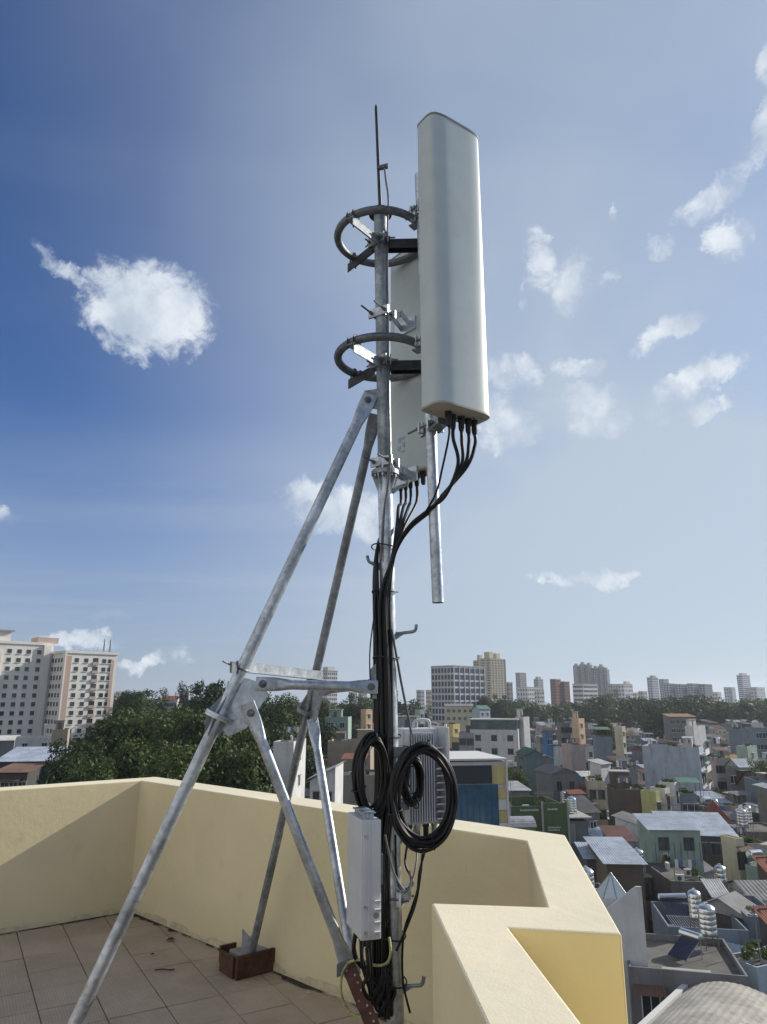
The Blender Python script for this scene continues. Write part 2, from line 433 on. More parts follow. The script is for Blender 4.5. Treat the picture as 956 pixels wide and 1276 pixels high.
class MB:
    def __init__(self):
        self.v, self.f, self.m = [], [], []

    def add(self, vs, fs, mi=0):
        o = len(self.v)
        self.v += [Vector(p) for p in vs]
        for q in fs:
            self.f.append([i + o for i in q])
            self.m.append(mi)
        return self

    def box(self, c, s, X=None, Y=None, Z=None, mi=0):
        c = Vector(c)
        X = Vector(X or (1, 0, 0)).normalized() * s[0] / 2
        Y = Vector(Y or (0, 1, 0)).normalized() * s[1] / 2
        Z = Vector(Z or (0, 0, 1)).normalized() * s[2] / 2
        vs = [c + X * a + Y * b + Z * d for d in (-1, 1) for a, b in ((-1, -1), (1, -1), (1, 1), (-1, 1))]
        return self.add(vs, [(3, 2, 1, 0), (4, 5, 6, 7), (0, 1, 5, 4), (1, 2, 6, 5), (2, 3, 7, 6), (3, 0, 4, 7)], mi)

    def span(self, x0, x1, y0, y1, z0, z1, mi=0):
        return self.box(((x0 + x1) / 2, (y0 + y1) / 2, (z0 + z1) / 2), (x1 - x0, y1 - y0, z1 - z0), mi=mi)

    def cyl(self, p0, p1, r0, r1=None, n=12, caps=True, mi=0):
        p0, p1 = Vector(p0), Vector(p1)
        r1 = r0 if r1 is None else r1
        a, b, d = basis(p1 - p0)
        vs = []
        for p, r in ((p0, r0), (p1, r1)):
            vs += [p + (a * math.cos(2 * math.pi * i / n) + b * math.sin(2 * math.pi * i / n)) * r for i in range(n)]
        fs = [(i, (i + 1) % n, n + (i + 1) % n, n + i) for i in range(n)]
        if caps:
            fs += [tuple(range(n))[::-1], tuple(range(n, 2 * n))]
        return self.add(vs, fs, mi)

    def tube(self, pts, r, n=8, closed=False, mi=0):
        pts = [Vector(p) for p in pts]
        k = len(pts)
        rr = r if isinstance(r, (list, tuple)) else [r] * k
        vs, prev = [], None
        for i, p in enumerate(pts):
            if closed:
                d = pts[(i + 1) % k] - pts[i - 1]
            else:
                d = pts[min(i + 1, k - 1)] - pts[max(i - 1, 0)]
            d.normalize()
            if prev is None:
                a, b, _ = basis(d)
            else:
                a = (prev - d * prev.dot(d)).normalized()
                b = d.cross(a) * -1
            prev = a
            vs += [p + (a * math.cos(2 * math.pi * j / n) + b * math.sin(2 * math.pi * j / n)) * rr[i] for j in range(n)]
        fs = []
        for i in range(k if closed else k - 1):
            o, q = i * n, ((i + 1) % k) * n
            fs += [(o + j, o + (j + 1) % n, q + (j + 1) % n, q + j) for j in range(n)]
        if not closed:
            fs += [tuple(range(n))[::-1], tuple(range((k - 1) * n, k * n))]
        return self.add(vs, fs, mi)

    def lathe(self, c, prof, n=16, axis=(0, 0, 1), mi=0):
        c = Vector(c)
        a, b, d = basis(axis)
        vs, fs = [], []
        for r, h in prof:
            vs += [c + d * h + (a * math.cos(2 * math.pi * i / n) + b * math.sin(2 * math.pi * i / n)) * r for i in range(n)]
        for k in range(len(prof) - 1):
            fs += [(k * n + i, k * n + (i + 1) % n, (k + 1) * n + (i + 1) % n, (k + 1) * n + i) for i in range(n)]
        fs += [tuple(range(n))[::-1], tuple(range((len(prof) - 1) * n, len(prof) * n))]
        return self.add(vs, fs, mi)

    def prism(self, poly, z0, z1, mi=0):
        n = len(poly)
        vs = [(x, y, z0) for x, y in poly] + [(x, y, z1) for x, y in poly]
        fs = [(i, (i + 1) % n, n + (i + 1) % n, n + i) for i in range(n)]
        fs += [tuple(range(n))[::-1], tuple(range(n, 2 * n))]
        return self.add(vs, fs, mi)

    def slab(self, p, axes, poly, thick, mi=0):
        """flat plate: 2-D outline in axes (a, b) through p, given thickness along a x b"""
        a, b = Vector(axes[0]).normalized(), Vector(axes[1]).normalized()
        nrm = a.cross(b).normalized() * thick / 2
        p = Vector(p)
        n = len(poly)
        vs = [p + a * u + b * w - nrm for u, w in poly] + [p + a * u + b * w + nrm for u, w in poly]
        fs = [(i, (i + 1) % n, n + (i + 1) % n, n + i) for i in range(n)] + [tuple(range(n))[::-1], tuple(range(n, 2 * n))]
        return self.add(vs, fs, mi)

    def mesh(self, name, mats, smooth=None, inv=None):
        me = bpy.data.meshes.new(name)
        vs = self.v if inv is None else [inv @ p for p in self.v]
        me.from_pydata([tuple(p) for p in vs], [], self.f)
        if not isinstance(mats, (list, tuple)):
            mats = [mats]
        for mm in mats:
            me.materials.append(mm)
        if len(mats) > 1:
            me.polygons.foreach_set('material_index', self.m)
        bm = bmesh.new(); bm.from_mesh(me)
        bmesh.ops.recalc_face_normals(bm, faces=bm.faces)
        bm.to_mesh(me); bm.free()
        if smooth:
            me.polygons.foreach_set('use_smooth', [True] * len(me.polygons))
            me.set_sharp_from_angle(angle=R(smooth))
        me.update()
        return me

    def build(self, name, mats, parent=None, smooth=None, local=False, bevel=0.0):
        fr = frame_of(parent)
        me = self.mesh(name, mats, smooth, None if (local or parent is None) else fr.inverted())
        return link(name, me, parent, bevel=bevel)


def link(name, me, parent=None, loc=(0, 0, 0), rot=(0, 0, 0), bevel=0.0):
    o = bpy.data.objects.new(name, me)
    col.objects.link(o)
    o.location = loc
    o.rotation_euler = rot
    if parent:
        o.parent = parent
    FRAME[o.name] = frame_of(parent)
    if bevel:
        b = o.modifiers.new('bevel', 'BEVEL')
        b.width = bevel; b.segments = 2; b.limit_method = 'ANGLE'; b.angle_limit = R(40)
    return o


def smoothpath(pts, steps=8, closed=False):
    P = [Vector(p) for p in pts]
    n = len(P)
    out = []
    for i in range(n if closed else n - 1):
        if closed:
            a, b, c, d = P[i - 1], P[i], P[(i + 1) % n], P[(i + 2) % n]
        else:
            a, b, c, d = P[max(i - 1, 0)], P[i], P[i + 1], P[min(i + 2, n - 1)]
        for k in range(steps):
            t = k / steps
            out.append(0.5 * ((2 * b) + (c - a) * t + (2 * a - 5 * b + 4 * c - d) * t * t + (3 * b - a - 3 * c + d) * t ** 3))
    if not closed:
        out.append(P[-1])
    return out


def copy_tree(o, parent=None):
    c = o.copy()
    col.objects.link(c)
    c.parent = parent
    FRAME[c.name] = FRAME.get(o.name, Matrix.Identity(4))
    for ch in o.children:
        copy_tree(ch, c)
    return c

# ------------------------------------------------------------------ ground of the town
GZ = -32.0
gm = MB()
S = 4000
gm.add([(-S, -600, GZ), (S, -600, GZ), (S, S, GZ), (-S, S, GZ)], [(0, 1, 2, 3)])
tag(gm.build('ground', M['ground']), kind='structure')

# ------------------------------------------------------------------ the terrace we stand on
PH = 0.955                                                     # parapet height
A, L0 = on(175.7, 972.6, PH), on(0, 984.7, PH)
B, C = on(656, 1047.6, PH), on(682, 1130, PH)
Dn, En = on(537.6, 1125, PH), on(606.7, 1276, PH)
oA, oB = on(198, 968, PH), on(704, 1040.4, PH)
oC, oD, oE = on(774.6, 1163.4, PH), on(634, 1155.6, PH), on(726, 1276, PH)
ul = (L0 - A); ul.z = 0; ul.normalize()                        # along the left wall, towards the camera's left
vb = (B - A); vb.z = 0; vb.normalize()                         # along the back wall
wn = Vector((-ul.y, ul.x, 0));
if wn.dot(vb) > 0: wn = -wn                                     # outward normal of the left wall
oA = A + wn * 0.20 - ul * 0.20
L = A + ul * 6.0
oL = L + wn * 0.20
E = Dn + (En - Dn) * 4.6
oE = oD + (oE - oD) * 4.6
inner = [L, A, B, C, Dn, E]
outer = [oL, oA, oB, oC, oD, oE]
pw = MB()
zb = -0.35
n = len(inner)
vs = [(p.x, p.y, zb) for p in inner] + [(p.x, p.y, PH) for p in inner] + [(p.x, p.y, zb) for p in outer] + [(p.x, p.y, PH) for p in outer]
for i in range(n - 1):
    pw.add([vs[i], vs[i + 1], vs[n + i + 1], vs[n + i]], [(0, 1, 2, 3)], 0)
    pw.add([vs[2 * n + i], vs[2 * n + i + 1], vs[3 * n + i + 1], vs[3 * n + i]], [(0, 1, 2, 3)], 2)
    pw.add([vs[n + i], vs[n + i + 1], vs[3 * n + i + 1], vs[3 * n + i]], [(0, 1, 2, 3)], 1)
for i in (0, n - 1):
    pw.add([vs[i], vs[n + i], vs[3 * n + i], vs[2 * n + i]], [(0, 1, 2, 3)], 0)
me = bpy.data.meshes.new('parapet_wall')
bm = bmesh.new()
for k, (q, mi) in enumerate(zip(pw.f, pw.m)):
    f = bm.faces.new([bm.verts.new(pw.v[i]) for i in q]); f.material_index = mi
bmesh.ops.remove_doubles(bm, verts=bm.verts, dist=0.0005)
bmesh.ops.recalc_face_normals(bm, faces=bm.faces)
# worn, hand-made arrises: split long edges a little and nudge them
bmesh.ops.subdivide_edges(bm, edges=[e for e in bm.edges if e.calc_length() > 0.6], cuts=14, use_grid_fill=True)
rnd = random.Random(3)
for v in bm.verts:
    if v.co.z > PH - 0.01:
        v.co.z += rnd.uniform(-0.0006, 0.0006)
bm.to_mesh(me); bm.free()
for mm in (M['plaster_in'], M['plaster_top'], M['plaster_out']):
    me.materials.append(mm)
parapet = link('parapet_wall', me, bevel=0.007)
tag(parapet, 'cream plastered roof parapet with stepped corner around the terrace', 'wall')

# building below the terrace
out_poly = [(p.x, p.y) for p in outer] + [(E.x, E.y), (L.x - 0.2, E.y - 1)]
body = MB().prism([(p.x, p.y) for p in outer] + [(oE.x, oE.y - 0.6), (oL.x, oE.y - 0.6)], GZ, zb - 0.002)
tag(body.build('building', M['plaster_out']), 'ochre building carrying the tiled terrace', 'building')

fl = MB().prism([(p.x, p.y) for p in inner] + [(E.x, E.y - 0.4), (L.x, E.y - 0.4)], -0.3, -0.014)
floor = fl.build('roof_floor', M['grout'])
tag(floor, kind='structure')


def inside(p, poly):
    c = False
    for i in range(len(poly)):
        a, b = poly[i], poly[i - 1]
        if (a[1] > p[1]) != (b[1] > p[1]) and p[0] < (b[0] - a[0]) * (p[1] - a[1]) / (b[1] - a[1]) + a[0]:
            c = not c
    return c


TS = 0.300
tile_me = MB().span(-TS / 2 + .003, TS / 2 - .003, -TS / 2 + .003, TS / 2 - .003, -0.014, 0.0).mesh('tile', M['tile'])
fpoly = [(p.x, p.y) for p in inner] + [(E.x, E.y), (L.x, E.y)]
vperp = Vector((-ul.y, ul.x, 0)); vperp = -vperp if vperp.dot(vb) < 0 else vperp
ta = Vector((math.cos(R(30.5)), math.sin(R(30.5)), 0)); tb = Vector((ta.y, -ta.x, 0))   # the tiles lie a little askew to the walls
ang = R(30.5)
rnd = random.Random(5)
def clip_poly(poly, p0, nrm):
    out = []
    for k in range(len(poly)):
        a, b = poly[k - 1], poly[k]
        da, db = (a - p0).dot(nrm), (b - p0).dot(nrm)
        if da >= 0 and db >= 0: out.append(b)
        elif da >= 0 > db: out.append(a.lerp(b, da / (da - db)))
        elif da < 0 <= db: out += [a.lerp(b, da / (da - db)), b]
    return out


nin_l = -wn
nin_b = Vector((vb.y, -vb.x, 0)); nin_b = nin_b if nin_b.dot(ul) > 0 else -nin_b
A2 = Vector((A.x, A.y, 0))
T0 = on(71.8, 1140.2, 0)
for i in range(-16, 24):
    for j in range(-6, 22):
        c = T0 + ta * (TS * (i + .5)) + tb * (TS * (j + .5))
        c.z = 0
        q = project((c.x, c.y, 0))
        if c.y < 2.7 or not (-420 < q[0] < 560) or not inside((c.x - .0, c.y), [(p_.x, p_.y) for p_ in (A2 + wn * .4 - nin_b * .4, A2 + wn * .4 + ul * 9, A2 + ul * 9 + vb * 9, A2 + vb * 9 - nin_b * .4)]):
            continue
        sq = [c + (ta * a + tb * b) * (TS / 2 - .003) for a, b in ((-1, -1), (1, -1), (1, 1), (-1, 1))]
        cl_ = clip_poly(clip_poly(sq, A2 + nin_l * .006, nin_l), A2 + nin_b * .006, nin_b)
        if len(cl_) < 3 or c.x > 0.45:
            continue
        whole = len(cl_) == 4 and all((a - b).length < 1e-5 for a, b in zip(sorted(cl_, key=lambda v: (v.x, v.y)), sorted(sq, key=lambda v: (v.x, v.y))))
        z = rnd.uniform(-.0015, .0015)
        if whole:
            link('tile', tile_me, floor, (c.x, c.y, z), (rnd.uniform(-.004, .004), rnd.uniform(-.004, .004), ang + rnd.gauss(0, .004)))
        else:
            rot = Matrix.Rotation(-ang, 4, 'Z')
            me_ = MB().prism([tuple((rot @ (p_ - c)).xy) for p_ in cl_], -.014, 0.0).mesh('tile', M['tile'])
            link('tile', me_, floor, (c.x, c.y, z), (0, 0, ang))


def ragged_strip(p0, p1, side, w0, w1, z, name, mat, parent, up=False, step=0.022, seed=1):
    rr = random.Random(seed)
    d = (p1 - p0); d.z = 0
    nseg = int(d.length / step)
    mb = MB()
    vs, fs = [], []
    w = (w0 + w1) / 2
    for i in range(nseg + 1):
        p = p0 + d * (i / nseg)
        w = min(w1, max(w0, w + rr.uniform(-1, 1) * (w1 - w0) * .45))
        if up:
            vs += [(p.x + side.x * .012, p.y + side.y * .012, 0.0), (p.x + side.x * .0045, p.y + side.y * .0045, w)]
        else:
            k = rr.uniform(.002, .006)
            vs += [(p.x + side.x * .002, p.y + side.y * .002, z), (p.x + side.x * w, p.y + side.y * w, z + .0005)]
        if i:
            o = 2 * i
            fs.append((o - 2, o - 1, o + 1, o))
    mb.add(vs, fs)
    return mb.build(name, mat, parent)


Az, Lz, Bz = (Vector((p.x, p.y, 0)) for p in (A, L, B))
ragged_strip(Az, Lz, nin_l, .012, .038, .004, 'cement_skirt', M['splash'], parapet, up=True, seed=2)
ragged_strip(Az, Bz, nin_b, .012, .05, .004, 'cement_skirt', M['splash'], parapet, up=True, seed=3)
ragged_strip(Az, Lz, nin_l, .014, .034, .0055, 'mortar_joint', M['mortar'], floor, seed=4)
ragged_strip(Az, Bz, nin_b, .014, .055, .0055, 'mortar_joint', M['mortar'], floor, seed=5)

# ------------------------------------------------------------------ mast
MY = 3.5
base = at(494, 1250, MY); base.z = 0
top = at(474, 266, MY)


def mast(z):
    t = z / top.z
    return Vector((base.x + (top.x - base.x) * t, MY, z))


def mast_px(py):
    return mast(at(478, py, MY).z)


def along(p, q, py):
    lo, hi = 0.0, 1.0
    s = project(p)[1] < project(q)[1]
    for _ in range(40):
        t = (lo + hi) / 2
        if (project(p.lerp(q, t))[1] < py) == s: lo = t
        else: hi = t
    return p.lerp(q, lo)


MR = 0.038
mast_root = empty('antenna_mast', (base.x, base.y, 0))
tag(mast_root, 'galvanised steel mast with two hoop rings, braced by two raking legs', 'mast')
zf = mast_px(590).z
MB().cyl(mast(0.02), mast(zf - .012), MR, n=24).build('lower_pole', M['galv'], mast_root, smooth=40)
MB().cyl(mast(zf + .012), mast(top.z), MR * .98, n=24).build('upper_pole', M['galv_dull'], mast_root, smooth=40)
MB().box(mast(.01), (.24, .24, .02)).build('base_plate', M['galv'], mast_root, bevel=.002)
fb = MB()
for s in (-1, 1):
    fb.cyl(mast(zf + s * .006 - .0055), mast(zf + s * .006 + .0055), .072, n=28)
flange = fb.build('flange', M['galv_dull'], mast_root, smooth=40)
gb = MB()
for k in range(8):
    a = k * math.pi / 4 + .2
    dr = Vector((math.cos(a), math.sin(a), 0))
    p = mast(zf - .012)
    gb.slab(p, (dr, (0, 0, 1)), [(MR - .002, 0), (.068, 0), (.066, -.016), (MR - .002, -.095)], .005)
    p = mast(zf + .012)
    gb.slab(p, (dr, (0, 0, 1)), [(MR - .002, 0), (.060, 0), (MR - .002, .05)], .005)
gb.build('gusset_ribs', M['galv'], flange)
for k in range(8):
    bb = MB()
    a = k * math.pi / 4 + .2 + math.pi / 8
    p = mast(zf) + Vector((math.cos(a), math.sin(a), 0)) * .058
    bb.cyl(p - Vector((0, 0, .026)), p + Vector((0, 0, .026)), .008, n=6).build('flange_bolt', M['bolt'], flange)
MB().lathe(mast(top.z - .012), [(.066, 0), (.066, .02), (.03, .034), (.012, .05)], 24).build('top_cap', M['dark_steel'], mast_root, smooth=40)
# lightning rod with its clamp
r0, r1 = mast(top.z + .03), at(468.5, 130, MY)
rod = MB().tube([r0, r0.lerp(r1, .5), r0.lerp(r1, .97), r1], [.0105, .0095, .0085, .002], 8).build('lightning_rod', M['dark_steel'], mast_root, smooth=40)
cp = along(r0, r1, 210)
MB().box(cp + Vector((.025, -.004, .006)), (.062, .024, .02), X=(1, 0, .28)).build('rod_clamp', M['galv_dark'], rod)
dcp = smoothpath([cp + Vector((.035, -.01, -.01)), at(481, 225, MY - .03), at(484, 250, MY - .05), mast_px(300) + Vector((.036, -.02, 0)), mast_px(400) + Vector((.032, -.028, 0)),
                  mast_px(500) + Vector((.026, -.034, 0)), mast_px(590) + Vector((.022, -.078, 0)), mast_px(640) + Vector((-.01, -.042, 0)), mast_px(700) + Vector((-.03, -.04, 0))], 8)
tag(MB().tube(dcp, .0055, 7).build('down_conductor', M['grey_wire'], smooth=40), 'thin grey lightning conductor running down the face of the mast', 'wire')


def hoop(py, Rr):
    c = mast_px(py)
    ring = MB().tube([c + Vector((math.cos(t), math.sin(t), 0)) * Rr for t in np.linspace(0, 2 * math.pi, 56, endpoint=False)], .022, 12, closed=True)
    ro = ring.build('hoop_ring', M['galv_dark'], mast_root, smooth=50)
    for k, az in enumerate((R(232), R(128), R(-2))):
        d = Vector((math.cos(az), math.sin(az), 0)); sd = Vector((-d.y, d.x, 0))
        m = MB()
        p0, p1 = c + d * (MR + .006), c + d * (Rr + (.045 if k else .03))
        m.box(p0.lerp(p1, .5) + Vector((0, 0, -.027)), ((p1 - p0).length, .055, .006), X=d, Y=sd)
        m.box(p0.lerp(p1, .5) + sd * .024 + Vector((0, 0, -.0555)), ((p1 - p0).length, .006, .051), X=d, Y=sd)
        if k == 2:
            m.box(p0.lerp(p1, .5) - sd * .024 + Vector((0, 0, -.0555)), ((p1 - p0).length, .006, .051), X=d, Y=sd)
        ao = m.build('ring_arm', M['galv_dull'] if k == 0 else M['dark_steel'], mast_root, bevel=.0015)
        # u-bolt over the ring and clamp bolts at the pole
        u = MB()
        q = c + d * Rr
        for s in (-.02, .02):
            pts = [q + sd * s + d * (.027 * math.cos(t)) + Vector((0, 0, .027 * math.sin(t))) for t in np.linspace(math.pi, 0, 9)]
            pts = [pts[0] - Vector((0, 0, .045))] + pts + [pts[-1] - Vector((0, 0, .045))]
            u.tube(pts, .004, 6)
        u.build('u_bolt', M['dark_steel'], ao, smooth=50)
        cb = MB()
        cb.box(c + d * (MR + .004) + Vector((0, 0, -.03)), (.008, .11, .06), X=d, Y=sd)
        for s in (-.046, .046):
            cb.cyl(c - d * .05 + sd * s + Vector((0, 0, -.03)), c + d * (MR + .045) + sd * s + Vector((0, 0, -.03)), .005, n=6)
            cb.cyl(c + d * (MR + .008) + sd * s + Vector((0, 0, -.03)), c + d * (MR + .018) + sd * s + Vector((0, 0, -.03)), .0095, n=6)
        cb.build('pole_clamp', M['galv_dull'], ao)
    cl = MB()
    for dz in (-.02,):
        cl.lathe(c + Vector((0, 0, -.06)), [(MR + .001, 0), (MR + .006, 0), (MR + .006, .06), (MR + .001, .06)], 20)
    cl.build('collar', M['galv_dull'], mast_root, smooth=40)
    return c


RING = 0.245
hc1 = hoop(297, RING)
hc2 = hoop(447, RING)


def flat_pipe(p0, p1, r, nrm, flat0=.11, flat1=.11, n=18):
    """pipe whose ends are pressed flat for bolting (nrm = the flat's facing)"""
    p0, p1 = Vector(p0), Vector(p1)
    d = (p1 - p0); Ln = d.length; d.normalize()
    nb = Vector(nrm); nb = (nb - d * nb.dot(d)).normalized()
    na = d.cross(nb)
    st = []
    if flat0:
        st += [(0, 1.42, .20), (flat0 * .7, 1.42, .20), (flat0, 1.3, .42), (flat0 * 1.5, 1.0, 1.0)]
    else:
        st += [(0, 1, 1)]
    if flat1:
        st += [(Ln - flat1 * 1.5, 1.0, 1.0), (Ln - flat1, 1.3, .42), (Ln - flat1 * .7, 1.42, .20), (Ln, 1.42, .20)]
    else:
        st += [(Ln, 1, 1)]
    mb = MB()
    vs = []
    for s, ka, kb in st:
        for i in range(n):
            t = 2 * math.pi * i / n
            cx, cy = math.cos(t), math.sin(t)
            if kb < .5:                                        # pressed part is nearly rectangular
                cx = math.copysign(abs(cx) ** .5, cx); cy = math.copysign(abs(cy) ** .5, cy)
            vs.append(p0 + d * s + na * (r * ka * cx) + nb * (r * kb * cy))
    fs = []
    for k in range(len(st) - 1):
        fs += [(k * n + i, k * n + (i + 1) % n, (k + 1) * n + (i + 1) % n, (k + 1) * n + i) for i in range(n)]
    fs += [tuple(range(n))[::-1], tuple(range((len(st) - 1) * n, len(st) * n))]
    return mb.add(vs, fs)


def bolt(parent, p, nrm, r=.013):
    m = MB()
    nrm = Vector(nrm).normalized()
    m.cyl(Vector(p) - nrm * .012, Vector(p) + nrm * .016, r, n=6)
    m.cyl(Vector(p) - nrm * .026, Vector(p) + nrm * .028, r * .5, n=8)
    m.cyl(Vector(p) + nrm * .001, Vector(p) + nrm * .005, r * 1.4, n=12)
    return m.build('bolt', M['galv_dark'], parent)


toCam = Vector((0, -1, 0))
# front leg ----------------------------------------------------------
fa, ff = at(462, 492, MY - .035), on(35, 1400, 0.0)
fn = along(fa, ff, 893)
ax_f = (fa - ff).normalized()
m = flat_pipe(fa, fn + ax_f * .012, .0285, toCam, .12, 0)
leg1 = m.build('leg', M['galv'], mast_root, smooth=45)
MB().cyl(fn - ax_f * .012, ff, .0285, n=20).build('leg', M['galv'], mast_root, smooth=40)
bolt(leg1, fa - ax_f * .035 + toCam * .006, toCam)
MB().slab(fa - ax_f * .02 + Vector((.008, .012, 0)), ((1, 0, 0), (0, 0, 1)), [(-.035, -.05), (.05, -.06), (.05, .06), (-.035, .045)], .008).build('apex_lug', M['galv_dull'], mast_root)
lg = leg1
jm = MB()
for s in (-1, 1):
    jm.cyl(fn + ax_f * (s * .006 - .0055), fn + ax_f * (s * .006 + .0055), .068, n=26)
jo = jm.build('leg_flange', M['galv'], mast_root, smooth=40)
rb = MB()
for k in range(6):
    a, b, d = basis(ax_f)
    dr = a * math.cos(k * math.pi / 3 + .3) + b * math.sin(k * math.pi / 3 + .3)
    for s in (-1, 1):
        rb.slab(fn + ax_f * (.012 * s), (dr, ax_f * s), [(.026, 0), (.060, 0), (.055, .012), (.027, .085)], .005)
rb.build('gusset_ribs', M['galv_dull'], jo)
MB().slab(ff + Vector((0, 0, .008)), ((1, 0, 0), (0, 1, 0)), [(-.1, -.1), (.1, -.1), (.1, .1), (-.1, .1)], .012).build('foot_plate', M['galv_dull'], mast_root)
bh = (mast(fn.z) - fn); bh.z = 0; bh = (bh - ax_f * bh.dot(ax_f)).normalized()
plate = MB().slab(fn + ax_f * .01, (bh, ax_f), [(.02, -.045), (.075, -.075), (.135, -.01), (.145, .075), (.165, .17), (.10, .20), (.02, .19)], .008).build('gusset_plate', M['galv'], mast_root, bevel=.002)
yp = fn.y - .014
# bars from the front node to the mast
h0, h1 = at(319, 852, yp), at(471, 856, MY - .052)
hb = flat_pipe(h0, h1, .0225, toCam, .11, .09).build('cross_bar', M['galv'], mast_root, smooth=45)
bolt(hb, h0.lerp(h1, .055) + toCam * .004, toCam); bolt(hb, h1.lerp(h0, .055) + toCam * .004, toCam)
MB().slab(mast_px(850) + Vector((-.05, -.03, 0)), ((1, 0, 0), (0, 0, 1)), [(-.04, -.075), (.05, -.085), (.05, .085), (-.01, .09), (-.04, .06)], .008).build('mast_lug', M['galv_dull'], mast_root)
s0, s1 = at(308, 876, yp - .004), at(438, 1214, MY - .06)
sb = flat_pipe(s0, s1, .0235, toCam, .12, .10).build('brace', M['galv'], mast_root, smooth=45)
bolt(sb, s0.lerp(s1, .04) + toCam * .004, toCam)
# back leg -----------------------------------------------------------
ba, bf = at(468, 516, MY + .03), on(314, 1186, 0.115)
bn = along(ba, bf, 884)
ax_b = (ba - bf).normalized()
leg2 = flat_pipe(ba, bn + ax_b * .012, .0245, toCam, .12, 0).build('leg', M['galv_dull'], mast_root, smooth=45)
MB().cyl(bn - ax_b * .012, bf, .0235, n=20).build('leg', M['galv_dull'], mast_root, smooth=40)
jm = MB()
for s in (-1, 1):
    jm.cyl(bn + ax_b * (s * .006 - .0055), bn + ax_b * (s * .006 + .0055), .060, n=24)
jo = jm.build('leg_flange', M['galv_dull'], mast_root, smooth=40)
rb = MB()
for k in range(6):
    a, b, d = basis(ax_b)
    dr = a * math.cos(k * math.pi / 3) + b * math.sin(k * math.pi / 3)
    for s in (-1, 1):
        rb.slab(bn + ax_b * (.012 * s), (dr, ax_b * s), [(.022, 0), (.054, 0), (.05, .012), (.023, .085)], .005)
rb.build('gusset_ribs', M['galv_dull'], jo)
bh2 = (mast(bn.z) - bn); bh2.z = 0; bh2 = (bh2 - ax_b * bh2.dot(ax_b)).normalized()
MB().slab(bn + ax_b * .01, (bh2, ax_b), [(.02, -.045), (.07, -.075), (.12, -.01), (.12, .17), (.08, .20), (.02, .19)], .008).build('gusset_plate', M['galv_dull'], mast_root, bevel=.002)
k0, k1 = bn + ax_b * .15 + bh2 * .07, mast_px(852) + Vector((-.05, .03, 0))
flat_pipe(k0, k1, .0215, toCam, .1, .09).build('cross_bar', M['galv_dull'], mast_root, smooth=45)
k0, k1 = bn + bh2 * .075 - ax_b * .02, at(441, 1216, MY + .01)
bs = flat_pipe(k0, k1, .0225, toCam, .12, .10).build('brace', M['galv'], mast_root, smooth=45)
# foot lug of the back leg
MB().slab(bf + Vector((-.015, -.02, .06)), ((1, .25, 0), (0, 0, 1)), [(-.045, -.055), (.05, -.055), (.05, .035), (.0, .03), (-.045, .075)], .009).build('foot_lug', M['galv'], mast_root)
# flat tie between the two legs, with u-bolts
t0, t1 = along(fa, ff, 831) + Vector((-.02, .028, .004)), along(ba, bf, 842) + Vector((.03, -.03, 0))
td = (t1 - t0).normalized()
tie = MB()
tn = td.cross(Vector((0, 0, 1))).normalized()
tie.box(t0.lerp(t1, .5), ((t1 - t0).length + .05, .006, .05), X=td, Y=tn, Z=td.cross(tn) * -1)
tie.box(t0.lerp(t1, .5) + tn * .018 + Vector((0, 0, -.024)), ((t1 - t0).length + .05, .036, .006), X=td, Y=tn, Z=td.cross(tn) * -1)
tieo = tie.build('tie_bar', M['galv_dull'], mast_root)
for p, axl, r in ((along(fa, ff, 833), ax_f, .031), (along(ba, bf, 843), ax_b, .027)):
    ub = MB()
    a = td; b = axl.cross(td).normalized()
    for s in (0,):
        pts = [p + a * (r * math.cos(t)) + b * (r * math.sin(t)) * 1.0 for t in np.linspace(0, 2 * math.pi, 20, endpoint=False)]
        ub.tube(pts, .005, 6, closed=True)
    ub.cyl(p - a * .04 + b * .01, p - a * .13 + b * .012 + Vector((0, 0, .02)), .004, n=6)
    ub.box(p - a * .06, (.05, .012, .05), X=a, Y=b)
    ub.build('u_bolt', M['galv_dark'], tieo, smooth=40)

# climbing pegs ------------------------------------------------------
for py, d, ln in ((704, (-1, -.15), .055), (610, (1, -.25), .075), (790, (1, -.1), .095), (1228, (1, -.25), .085), (520, (.2, 1), .09), (930, (-1, .2), .08), (1046, (.9, .5), .08)):
    p = mast_px(py)
    d = Vector((d[0], d[1], 0)).normalized()
    q = p + d * (MR - .003)
    pg = MB().tube(smoothpath([q, q + d * ln * .55 + Vector((0, 0, .006)), q + d * ln + Vector((0, 0, .014)), q + d * (ln + .01) + Vector((0, 0, .045))], 4), .008, 8)
    pg.slab(q, (d, (0, 0, 1)), [(0, -.03), (.045, 0), (0, .012)], .006)
    pg.build('step_peg', M['galv_dull'], mast_root, smooth=50)

# concrete pad with its shuttering planks -----------------------------
pad = empty('footing_block', (bf.x, bf.y, 0))
tag(pad, 'concrete footing boxed in brown planks under the rear leg against the wall', 'block')
q0, q1 = on(297, 1222, 0), on(356, 1206, 0)
pd = (q1 - q0).normalized(); pn = Vector((-pd.y, pd.x, 0))
MB().box(q0.lerp(q1, .5) + pn * .115 + Vector((0, 0, .054)), (.24, .19, .108), X=pd, Y=pn).build('concrete', M['concrete'], pad, bevel=.008)
MB().box(q0.lerp(q1, .5) + pn * .006 + Vector((0, 0, .064)), ((q1 - q0).length + .03, .022, .122), X=pd, Y=pn, Z=(0.02, 0, 1)).build('plank', M['wood'], pad, bevel=.003)
MB().box(q0 + pn * .12 - pd * .012 + Vector((0, 0, .058)), (.022, .17, .11), X=pd, Y=pn).build('plank', M['wood'], pad, bevel=.003)
p2 = on(286, 1203, 0)
MB().box(p2 + Vector((-.02, .03, .062)), (.11, .022, .095), X=pd, Y=pn).build('plank', M['wood'], pad, bevel=.003)

